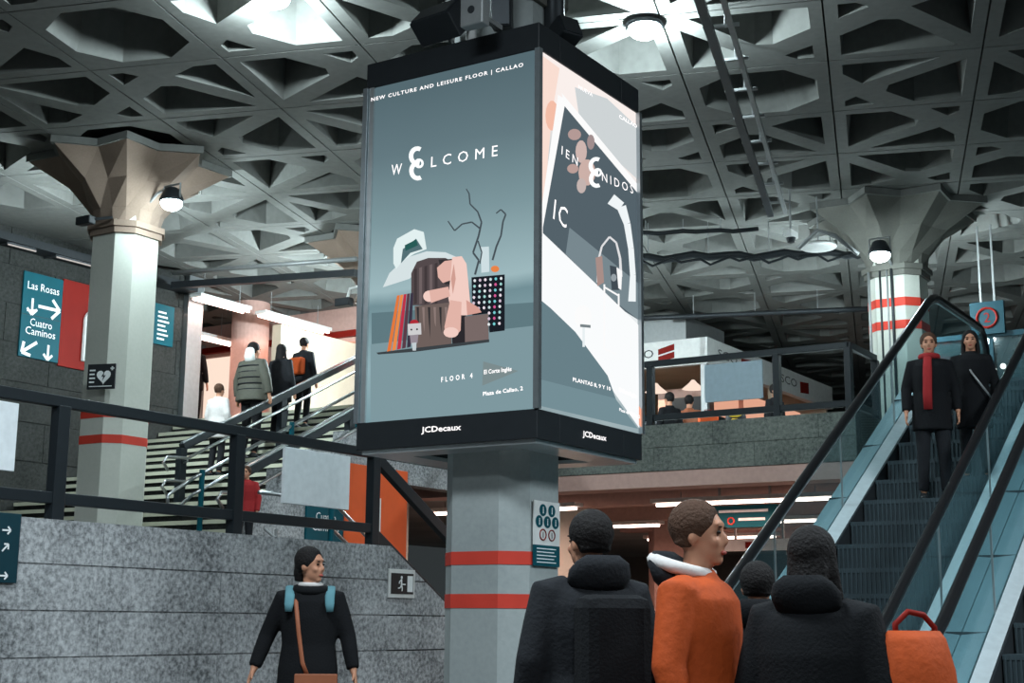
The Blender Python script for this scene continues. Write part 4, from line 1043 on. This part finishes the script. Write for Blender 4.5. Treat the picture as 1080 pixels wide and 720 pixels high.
# lower hall: hanging sign, white box sign, partition
a = at(753, 534, 21.9); pp, qq, zz = wb(a)
t = bthing('hanging_sign', 'teal hanging direction sign in the lower hall left of the escalator', 'sign', pp, qq, zy(753, 557, 21.9))
hs2 = a.z - zy(753, 557, 21.9)
m = MB(); m.box(0, 1.05, -.05, .05, 0, hs2); obj('panel', m, 'teal', t)
m = MB(); m.box(.1, .9, -.054, -.05, hs2 * .68, hs2 * .80); m.box(.42, .85, -.054, -.05, hs2 * .3, hs2 * .42); obj('text_lines', m, 'letter', t)
m = MB(); m.tube([(.30 + .05 * cos(k * pi / 6), -.056, hs2 * .3 + .05 * sin(k * pi / 6)) for k in range(12)], .012, 6, close=True); obj('ring_symbol', m, 'red', t)
m = MB(); m.box(.08, .11, -.02, .02, hs2, SZ0 - t.location.z); m.box(.9, .93, -.02, .02, hs2, SZ0 - t.location.z); obj('hanger', m, 'grey', t)
t = bthing('hanging_sign', 'pale box sign hung below the teal lower hall sign', 'sign', pp - .5, qq + 1.0, t.location.z - .3)
m = MB(); m.box(0, 1.5, -.05, .05, 0, .18); obj('panel', m, 'white2', t); m = MB(); m.box(.6, .72, -.056, -.05, .04, .14); obj('mark', m, 'redp', t)
m = MB(); m.box(.4, .43, -.02, .02, .18, SZ0 - t.location.z); m.box(1.2, 1.23, -.02, .02, .18, SZ0 - t.location.z); obj('hanger', m, 'grey', t)
for k, (px, D, c, lab) in enumerate(((602, 28, 'orange', 'narrow orange lit panel in the lower hall'), (680, 30, 'pink', 'pink board beside the lower hall pillar'))):
    g = wb(at(px, 640, D)); t = bthing('display_panel', lab, 'panel', g[0], g[1], 0)
    m = MB(); m.box(-.3, .3, 0, .08, 0, 2.3 if k == 0 else 1.8); obj('panel', m, c, t, bevel=.01); m = MB(); m.box(-.34, .34, -.02, .10, 0, .1); obj('base', m, 'dmetal', t)
for k in range(4):
    g = (-11 + k * 3.4, 38.5); t = bthing('turnstile', 'dark ticket barrier in a row across the back of the lower hall', 'barrier', g[0], g[1], 0, 'ticket barriers at the back of the lower hall')
    m = MB(); m.box(-.15, .15, -.8, .8, 0, 1.0); obj('cabinet', m, 'grey', t, bevel=.03); m = MB(); m.box(.15, .9, -.03, .03, .4, 1.3); obj('flap', m, 'glass2', t)
# line sign by the upper right
a = wb(at(1040, 318, 21)); t = bthing('hanging_sign', 'dark hanging sign with a red ringed 2 above the top of the escalators', 'sign', a[0], a[1], zy(1040, 352, 21))
h2 = a[2] - t.location.z; m = MB(); m.box(-.25, .25, 0, .08, 0, h2); obj('panel', m, 'tealdark', t)
m = MB(); m.tube([(.0 + .15 * cos(k * pi / 8), -.006, h2 / 2 + .15 * sin(k * pi / 8)) for k in range(16)], .018, 6, close=True); obj('ring', m, 'redp', t)
text('lettering', '2', 'redp', t, (0, -.002, h2 / 2 - .07), (1, 0, 0), (0, 0, 1), .15, align='CENTER')
m = MB(); m.box(-.1, -.07, .02, .05, h2, ZC - t.location.z); m.box(.1, .13, .02, .05, h2, ZC - t.location.z); obj('hanger', m, 'grey', t)
for k, (px, py) in enumerate(((1036, 388), (1048, 390), (1058, 386))):
    a = at(px, py, 24); t = thing('spot_lamp', 'small round bright lamp at the top of the escalators, ' + ['leftmost', 'middle', 'rightmost'][k] + ' of three', 'lamp', a)
    m = MB(); m.ellipsoid((0, 0, 0), (.05, .05, .05), 12, 8); obj('bulb', m, emis('bulb', (1, .93, .85), 3), t, smooth=True)
    m = MB(); m.tube([(0, .05, 0), (0, .08, -(a.z - SZ1) + .0)], .012, 6); obj('stand', m, 'dmetal', t)
# glazed lift shaft frame behind the escalator top
a = wb(at(975, 350, 21.6)); t = bthing('glass_partition', 'teal framed glass partition behind the woman on the escalator', 'partition', a[0], a[1], FZ)
m = MB()
for x in (0, 1.0, 2.0): m.box(x - .03, x + .03, -.03, .03, 0, 1.62)
m.box(-.03, 2.03, -.03, .03, 1.56, 1.64); m.box(-.03, 2.03, -.03, .03, 0, .08); obj('frame', m, 'tealdark', t)
m = MB(); m.box(0, 2.0, -.005, .005, .05, 1.58); obj('pane', m, 'glass2', t)
# ------------------------------------------------------------------ people
def hand(mb, wrist, d, side, sc=1.0, curl=.5, fwd=(0, -1, 0)):
    """fingers run along d and curl towards fwd; side = thumb side direction sign along lateral"""
    W = Vector(wrist); d = Vector(d).normalized(); f = Vector(fwd); f = (f - d * f.dot(d)).normalized(); s = d.cross(f).normalized() * side
    # palm: broad across f (thumb points forwards), thin across s
    mb.etube([(W - d * .02, .024 * sc, .020 * sc), (W + d * .02 * sc, .030 * sc, .018 * sc), (W + d * .06 * sc, .040 * sc, .015 * sc), (W + d * .09 * sc, .038 * sc, .012 * sc)], 12, side=f)
    ln = (.062, .072, .068, .052)
    for k in range(4):
        o = W + d * .085 * sc + f * (.030 - k * .020) * sc; L = ln[k] * sc; c = curl + .08 * k
        sp = f * (.05 - k * .035)
        a = o + (d + sp) * L * .45; b = a + (d * cos(c) - s * sin(c) + sp * .5) * L * .32; e = b + (d * cos(2 * c) - s * sin(2 * c)) * L * .28
        mb.tube([o - d * .02, o, a, b, e], [.009 * sc, .0092 * sc, .0088 * sc, .008 * sc, .0065 * sc], 8)
    t0 = W + d * .025 * sc + f * .022 * sc; t1 = t0 + (f * .75 + d * .6 - s * .2).normalized() * .036 * sc; t2 = t1 + (f * .35 + d * .9 - s * .3).normalized() * .032 * sc
    mb.tube([t0 - f * .01, t0, t1, t2], [.012 * sc, .012 * sc, .010 * sc, .007 * sc], 8)
def rotz(v, c, a):
    x, y = v[0] - c[0], v[1] - c[1]; return Vector((c[0] + x * cos(a) - y * sin(a), c[1] + x * sin(a) + y * cos(a), v[2]))
def person(label, loc, rz, height, top='coat', hair='hair', legs='dgrey', hem=.80, arms=None, feet=None, yaw=0.0, hairstyle='short', seated=False, voxel=.009, bulk=1.0, skinhands=True, lean=0.0, extras=None, sleeve=None, group=None):
    t = thing('person', label, 'person', loc, rz, group); S = height / 1.70; t.scale = (S, S, S)
    arms = arms or {-1: ((-.24, .02, 1.13), (-.25, -.06, .88)), 1: ((.24, .02, 1.13), (.25, -.06, .88))}
    zs = -.43 if seated else 0.0
    feet = feet or ({-1: ((-.10, -.02, .50), (-.11, .03, .09)), 1: ((.10, -.02, .50), (.11, .03, .09))} if not seated else {-1: ((-.11, -.40, .50), (-.12, -.36, .09)), 1: ((.11, -.40, .50), (.12, -.36, .09))})
    Z = lambda v: Vector((v[0], v[1] - lean * max(0, v[2] - .95), v[2] + (zs if v[2] > .7 or not seated else 0)))
    b = MB()
    b.etube([(Z((0, 0, .84)), .13, .09), (Z((0, 0, .93)), .155, .105), (Z((0, 0, 1.08)), .125, .085), (Z((0, 0, 1.25)), .15, .10), (Z((0, 0, 1.36)), .165, .09), (Z((0, .01, 1.42)), .10, .07), (Z((0, .01, 1.45)), .055, .055)], 20)
    hc = Z((0, -.015, 1.585))
    b.etube([(Z((0, .012, 1.40)), .056, .056), (hc + Vector((0, .012, -.06)), .05, .052)], 14)
    hd = MB()
    hd.ellipsoid(hc + Vector((0, .012, .022)), (.072, .090, .088), 20, 14); hd.ellipsoid(hc + Vector((0, -.022, -.045)), (.053, .062, .062), 16, 12); hd.ellipsoid(hc + Vector((0, -.055, -.088)), (.026, .024, .020), 12, 8)
    hd.etube([(hc + Vector((0, -.074, .012)), .008, .008), (hc + Vector((0, -.093, -.018)), .013, .012), (hc + Vector((0, -.088, -.032)), .016, .010)], 10)
    for s in (-1, 1):
        hd.ellipsoid(hc + Vector((s * .072, .012, -.010)), (.010, .018, .030), 10, 8); hd.ellipsoid(hc + Vector((s * .036, -.058, -.025)), (.022, .020, .020), 10, 8)
    hd.ellipsoid(hc + Vector((0, -.068, .038)), (.048, .016, .012), 12, 8)
    hd.v = [tuple(rotz(v, hc, yaw)) for v in hd.v]; b.add(hd.v, hd.f)
    for s in (-1, 1):
        sh = Z((s * .165, .01, 1.385)); el, ha = Z(arms[s][0]), Z(arms[s][1]); dd = (ha - el).normalized()
        b.tube([sh - Vector((s * .06, 0, 0)), sh, sh.lerp(el, .4), el, el.lerp(ha, .35), ha], [.05, .054, .047, .038, .037, .025], 12)
        hand(b, ha, dd, -s)
        hip = Z((s * .085, 0, .90)); kn, an = Vector(feet[s][0]), Vector(feet[s][1])
        b.tube([hip + Vector((0, 0, .03)), hip, hip.lerp(kn, .5), kn, kn.lerp(an, .35), an], [.075, .085, .068, .052, .050, .034], 12)
        b.etube([(an + Vector((0, .04, -.03)), .03, .035), (an + Vector((0, -.03, -.05)), .036, .032), (an + Vector((0, -.12, -.065)), .040, .02)], 12)
    remesh('body', b, voxel, 'skin', t)
    # clothes
    c = MB(); k = bulk
    secs = [(Z((0, 0, hem)), .20 * k, .145 * k), (Z((0, 0, .93)), .190 * k, .140 * k), (Z((0, 0, 1.08)), .170 * k, .120 * k), (Z((0, 0, 1.25)), .185 * k, .132 * k), (Z((0, .0, 1.35)), .188 * k, .122 * k), (Z((0, .01, 1.40)), .165 * k, .10 * k), (Z((0, .01, 1.435)), .10, .08), (Z((0, .01, 1.465)), .072, .070)]
    if seated: secs = secs[1:]
    c.etube(secs, 24)
    for s in (-1, 1):
        sh = Z((s * .165, .01, 1.375)); el, ha = Z(arms[s][0]), Z(arms[s][1])
        c.tube([sh - Vector((s * .05, 0, 0)), sh, sh.lerp(el, .45), el, el.lerp(ha, .45), el.lerp(ha, .93)], [.065 * k, .070 * k, .062 * k, .054 * k, .050 * k, .042 * k], 14)
        if seated and hem > 0: pass
    remesh('coat' if top != 'orangec' else 'jacket', c, .012, top, t, 3)
    l = MB()
    l.etube([(Z((0, .0, .80)), .17, .12), (Z((0, 0, .90)), .178, .125), (Z((0, 0, 1.0)), .16, .11)], 18)
    for s in (-1, 1):
        hip = Z((s * .085, 0, .90)); kn, an = Vector(feet[s][0]), Vector(feet[s][1])
        l.tube([hip + Vector((0, 0, .06)), hip, hip.lerp(kn, .5), kn, kn.lerp(an, .5), kn.lerp(an, .97)], [.09, .097, .082, .066, .060, .052], 14)
    remesh('trousers', l, .014, legs, t, 3)
    for s in (-1, 1):
        an = Vector(feet[s][1]); m = MB()
        m.etube([(an + Vector((0, .06, -.045)), .032, .035), (an + Vector((0, .02, -.04)), .044, .048), (an + Vector((0, -.05, -.055)), .046, .036), (an + Vector((0, -.14, -.066)), .048, .024), (an + Vector((0, -.185, -.07)), .03, .018)], 14)
        obj('shoe', m, 'black', t, smooth=True)
    h = MB()
    h.ellipsoid(hc + Vector((0, .024, .038)), (.087, .098, .094), 20, 14)
    if hairstyle == 'long':
        h.etube([(hc + Vector((0, .05, .03)), .078, .06), (hc + Vector((0, .065, -.06)), .080, .05), (hc + Vector((0, .075, -.14)), .085, .045), (hc + Vector((0, .07, -.22)), .08, .035)], 18)
        for s in (-1, 1): h.tube([hc + Vector((s * .066, .01, .05)), hc + Vector((s * .080, .02, -.04)), hc + Vector((s * .082, .0, -.13)), hc + Vector((s * .08, -.03, -.2))], [.02, .022, .026, .018], 10)
    elif hairstyle == 'tied':
        h.etube([(hc + Vector((0, .06, .02)), .07, .05), (hc + Vector((0, .085, -.05)), .055, .04), (hc + Vector((0, .09, -.10)), .03, .03)], 16)
    else:
        h.etube([(hc + Vector((0, .04, .03)), .076, .062), (hc + Vector((0, .055, -.04)), .066, .045)], 16)
    fr = hc + Vector((0, -.085, -.01))
    h.v = [(v[0], max(v[1], hc.y - .058 + max(0, .03 - (v[2] - hc.z)) * 1.1) if v[2] > hc.z - .02 else v[1], v[2]) for v in h.v]
    h.v = [tuple(rotz(v, hc, yaw)) for v in h.v]
    remesh('hair', h, .008, hair, t, 3)
    for s in (-1, 1): e = MB(); e.ellipsoid(hc + Vector((s * .030, -.072, .008)), (.013, .008, .007), 10, 8); e.v = [tuple(rotz(v, hc, yaw)) for v in e.v]; obj('eye', e, 'eye', t, smooth=True)
    e = MB(); e.ellipsoid(hc + Vector((0, -.080, -.062)), (.022, .010, .008), 12, 8); e.v = [tuple(rotz(v, hc, yaw)) for v in e.v]; obj('lips', e, 'lip', t, smooth=True)
    for s in (-1, 1): e = MB(); e.ellipsoid(hc + Vector((s * .031, -.078, .028)), (.018, .006, .004), 10, 6); e.v = [tuple(rotz(v, hc, yaw)) for v in e.v]; obj('eyebrow', e, hair, t, smooth=True)
    if extras: extras(t, Z, hc)
    return t
# the woman by the granite wall
D = 9.5; gx = (329 - 540) / 1528 * D
def ex_woman(t, Z, hc):
    m = MB(); m.tube([Z((.068 * cos(a), .01 + .066 * sin(a), 1.462)) for a in [2 * pi * k / 14 for k in range(14)]], .017, 8, close=True); obj('roll_neck', m, 'wcloth', t, smooth=True, label='cream roll neck')
    m = MB(); m.tube([Z((.092 * cos(a), -.0 + .088 * sin(a), 1.435 + .012 * sin(a))) for a in [2 * pi * k / 16 for k in range(16)]], .030, 8, close=True); obj('scarf', m, 'coat', t, smooth=True)
    for s in (-1, 1):
        m = MB(); m.etube([(Z((s * .125, .09, 1.40)), .03, .01), (Z((s * .130, .0, 1.448)), .033, .012), (Z((s * .128, -.085, 1.39)), .032, .010), (Z((s * .130, -.128, 1.34)), .03, .01), (Z((s * .132, -.132, 1.29)), .022, .008)], 12); obj('backpack_strap', m, 'tealc', t, smooth=True, label='pale teal strap')
    m = MB(); m.etube([(Z((-.10, .0, 1.455)), .014, .006), (Z((-.085, -.125, 1.34)), .014, .006), (Z((-.06, -.142, 1.15)), .014, .006), (Z((-.03, -.155, .97)), .014, .006), (Z((0, -.16, .90)), .014, .006)], 10); obj('shoulder_strap', m, 'brown', t, smooth=True, label='brown leather strap')
    m = MB(); m.box(-.07, .19, -.235, -.165, .70, .90); obj('shoulder_bag', m, 'brown', t, bevel=.02, label='brown leather bag')
    m = MB(); m.box(-.075, .195, -.245, -.23, .80, .905); obj('bag_flap', m, 'brown', t, bevel=.006)
    m = MB(); m.box(-.14, .14, .12, .24, 1.02, 1.42); obj('backpack', m, 'tealc', t, bevel=.04)
person('woman in a black coat walking before the granite wall, looking right, with teal backpack straps', (gx, D, 0), radians(6), 1.71, top='coat', hair='hair', legs='dgrey', hem=.52, yaw=radians(58), hairstyle='tied', voxel=.008,
       arms={-1: ((-.27, .04, 1.14), (-.345, -.02, .925)), 1: ((.25, .0, 1.14), (.295, -.06, .915))}, feet={-1: ((-.10, -.10, .50), (-.11, -.14, .09)), 1: ((.10, .05, .50), (.11, .22, .11))}, extras=ex_woman, bulk=1.02)
# foreground crowd
def gp(px, D): return (at(px, 655, D).x, D, 0)
def ex_hood(mat, trim=None):
    def f(t, Z, hc):
        m = MB(); m.etube([(Z((0, .05, 1.40)), .12, .06), (Z((0, .10, 1.46)), .13, .065), (Z((0, .13, 1.50)), .11, .05), (Z((0, .13, 1.53)), .07, .03)], 18); obj('hood', m, mat, t, smooth=True)
        if trim:
            m = MB(); m.tube([Z((.115 * cos(a), .06 + .10 * sin(a), 1.475 + .03 * sin(a))) for a in [pi * 2 * k / 18 for k in range(18)]], .024, 8, close=True); obj('hood_trim', m, trim, t, smooth=True, label='pale hood edge')
    return f
def ex_p1(t, Z, hc):
    ex_hood('dgrey')(t, Z, hc)
    m = MB(); m.box(-.14, .14, .13, .30, .98, 1.38); obj('backpack', m, 'coat', t, bevel=.05)
    m = MB(); m.box(-.30, -.24, -.04, .08, .95, 1.10); obj('side_pouch', m, 'coat', t, bevel=.02)
    m = MB(); m.ellipsoid((-.26, .12, 1.12), (.012, .008, .008), 10, 8); obj('buckle', m, 'alu', t)
person('person in a dark grey hooded coat in the foreground just right of the striped pillar', gp(622, 5.5), radians(200), 1.66, top='dgrey', hem=.62, yaw=radians(10), extras=ex_p1, bulk=1.30, hairstyle='short')
person('person in an orange jacket with a pale hood edge in the foreground crowd', gp(737, 5.0), radians(62), 1.66, top='orangec', hair='hairbr', hem=.70, yaw=radians(5), extras=ex_hood('dgrey', 'wcloth'), bulk=1.12, hairstyle='short')
person('person in a black coat rightmost in the foreground crowd beside the escalator', gp(860, 4.8), radians(150), 1.56, top='coat', hem=.55, yaw=radians(-8), extras=ex_hood('coat'), bulk=1.25, hairstyle='long')
person('dark clothed person standing between the orange jacket and the black coat in the crowd', gp(800, 6.2), radians(165), 1.50, top='coat', hem=.60, extras=ex_hood('coat'), bulk=1.2, hairstyle='short')
tb = thing('shopping_bag', 'crumpled orange shoulder bag at the right of the crowd below the escalator rail', 'bag', (at(966, 655, 4.7).x, 4.7, .86), radians(20))
m = MB(); m.etube([((0, 0, 0), .13, .07), ((0, 0, .08), .15, .085), ((-.005, 0, .24), .14, .075), ((-.01, 0, .34), .12, .045), ((-.01, 0, .37), .10, .02)], 18); obj('bag_body', m, 'orangec', tb, smooth=True)
m = MB(); m.tube([(-.08, 0, .35), (-.08, 0, .39), (-.03, 0, .43), (.03, 0, .42), (.07, 0, .38), (.07, 0, .35)], .010, 8); obj('handle', m, 'redp', tb, smooth=True)
# people on the escalator
def escz(q): return min(max((q - 9.84) * .577 + .1, .12), 3.97)
def ex_scarf(t, Z, hc):
    m = MB(); m.tube([Z((.080 * cos(a), .0 + .08 * sin(a), 1.455)) for a in [2 * pi * k / 14 for k in range(14)]], .032, 8, close=True); m.etube([(Z((-.02, -.09, 1.44)), .04, .02), (Z((-.03, -.145, 1.30)), .045, .018), (Z((-.04, -.15, 1.05)), .045, .015), (Z((-.04, -.15, .9)), .042, .012)], 12); obj('scarf', m, 'redc', t, smooth=True, label='long dark red scarf')
pp, qq = -3.86, 13.75
person('woman with a long red scarf and dark coat coming down the left escalator', bw(pp, qq, escz(qq + .1)), radians(-14), 1.64, top='coat', hair='hairbr', legs='dgrey', hem=.70, yaw=0, hairstyle='short', extras=ex_scarf, voxel=.010)
def ex_bag(t, Z, hc):
    m = MB(); m.box(.16, .30, -.16, .02, .72, .92); obj('handbag', m, 'black', t, bevel=.02)
    m = MB(); m.box(.19, .25, -.168, -.158, .84, .875); obj('clasp', m, 'alu', t)
    m = MB(); m.etube([(Z((-.1, 0, 1.45)), .012, .006), (Z((.0, -.15, 1.2)), .012, .006), (Z((.2, -.14, .9)), .012, .006)], 8); obj('strap', m, 'grey', t, smooth=True)
person('person in black standing behind the red scarf woman on the left escalator', bw(-3.56, 14.15, escz(14.2)), radians(-18), 1.50, top='coat', legs='coat', hem=.60, hairstyle='long', extras=ex_bag, voxel=.010)
# people climbing the stairs at the left
def stairp(px, q, h, label, rz=-BETA + pi, **k):
    d = ray(px, 500); tt = q / (d.x * SB + d.y * CB); v = Vector((0, 0, 0)) + d * tt
    kk = max(0, int((q - q_s) / run)); z = 1.86 + min(kk + 1, nst) * .155
    return person(label, (v.x, v.y, z), rz, h, voxel=.012, **k)
def ex_whitehood(t, Z, hc):
    m = MB(); m.etube([(Z((0, .06, 1.40)), .09, .05), (Z((0, .09, 1.50)), .09, .05), (Z((0, .08, 1.585)), .075, .05), (Z((0, .06, 1.62)), .05, .03)], 16); obj('hood', m, 'white2', t, smooth=True, label='white hood')
    for k in range(5):
        m = MB(); z = 1.0 + k * .085; m.tube([Z((.235 * cos(a), .17 * sin(a), z)) for a in [2 * pi * i / 24 for i in range(24)]], .010, 6, close=True); obj('quilt_seam', m, 'dgrey', t, smooth=True)
SF = {-1: ((-.11, -.10, .55), (-.11, -.02, .12)), 1: ((.10, -.02, .50), (.10, .04, .09))}
stairp(262, 15.7, 1.76, 'person in an olive quilted jacket with a white hood climbing the stairs', top='green', legs='coat', hem=.84, extras=ex_whitehood, bulk=1.34, arms={-1: ((-.28, .02, 1.15), (-.33, .0, .92)), 1: ((.28, .0, 1.15), (.31, -.04, .92))})
stairp(227, 15.1, 1.36, 'child in a pale pink coat on the stairs beside the olive quilted jacket', top='wcloth', hair='hairbr', legs='dgrey', hem=.70, bulk=1.15)
stairp(292, 16.3, 1.52, 'person in a dark grey coat on the stairs just right of the olive jacket', top='dgrey', legs='coat', hem=.70, hairstyle='long', bulk=1.15)
def ex_orange(t, Z, hc):
    m = MB(); m.box(-.16, .16, .12, .26, .98, 1.30); obj('backpack', m, 'orangec', t, bevel=.04, label='orange backpack')
stairp(316, 17.0, 1.45, 'person in dark clothes with an orange backpack highest on the stairs by the railing', top='dgrey', legs='coat', hem=.85, extras=ex_orange, bulk=1.1)
def ex_or2(t, Z, hc):
    m = MB(); m.box(-.15, .15, .12, .24, 1.0, 1.36); obj('backpack', m, 'orangec', t, bevel=.04, label='orange backpack')
a = at(203, 420, 26.0)
person('dark clothed person with an orange backpack in the corridor beside the steel wall end', (a.x, a.y, ztop), -BETA + pi + .3, 1.66, top='coat', legs='coat', hem=.75, extras=ex_or2, voxel=.012)
# red clad person low on the stairs behind the middle post
a = at(259, 520, 15.8)
person('person in a dark red jacket at the stair foot behind the middle railing post', (a.x, a.y, 1.86), -BETA + .4, 1.05, top='redc', hair='hairbr', legs='dgrey', hem=.80, bulk=1.1, voxel=.012)
# seated guests behind the upper railing
def stool(x, y, label):
    t = thing('stool', label, 'stool', (x, y, SZ1)); m = MB(); m.lathe([(.17, .40), (.18, .42), (.17, .445)], 18); obj('seat', m, 'black', t)
    for a in range(4): 
        m = MB(); c, s = cos(a * pi / 2 + .7), sin(a * pi / 2 + .7); m.tube([(c * .12, s * .12, .41), (c * .18, s * .18, 0)], .014, 6); obj('leg', m, 'steel', t)
for px, D, rz, top, lab in ((706, 24.6, -2.6, 'coat', 'black jacket'), (727, 24.9, 2.7, 'brown', 'brown jacket'), (818, 23.6, .8, 'coat', 'black coat')):
    a = at(px, 430, D); rz_ = rz
    stool(a.x, a.y, 'round black stool under the seated person in the ' + lab)
    person('seated person in a ' + lab + ' behind the upper railing' + (' left part' if px == 706 else ''), (a.x, a.y, SZ1), rz_, 1.66, top=top, legs='dgrey', seated=True, hem=.9, voxel=.013)
a = at(776, 438, 20.6); t = thing('rucksack', 'yellow and black rucksack behind the upper railing under the blue grey board', 'bag', (a.x, a.y, SZ1), -.3)
m = MB(); m.etube([((0, 0, 0), .13, .09), ((0, 0, .06), .16, .11), ((0, 0, .26), .15, .10), ((0, 0, .36), .10, .06)], 16); obj('pack', m, 'black', t, smooth=True)
m = MB(); m.ellipsoid((0, -.09, .14), (.10, .05, .08), 12, 8); m.ellipsoid((0, -.07, .28), (.10, .05, .06), 12, 8); obj('pocket', m, 'yellow', t, smooth=True)
a = at(747, 440, 20.8); t = thing('carrier_bag', 'small orange carrier bag behind the upper railing beside the yellow rucksack', 'bag', (a.x, a.y, SZ1), .2)
m = MB(); m.hexa([(-.13, -.06, 0), (.13, -.06, 0), (.13, .06, 0), (-.13, .06, 0)], [(-.15, -.05, .28), (.15, -.05, .28), (.15, .05, .28), (-.15, .05, .28)]); obj('bag_body', m, 'orange', t, bevel=.01)
m = MB(); m.tube([(-.07, 0, .27), (-.05, 0, .38), (.05, 0, .38), (.07, 0, .27)], .008, 6); obj('handle', m, 'redp', t, smooth=True)
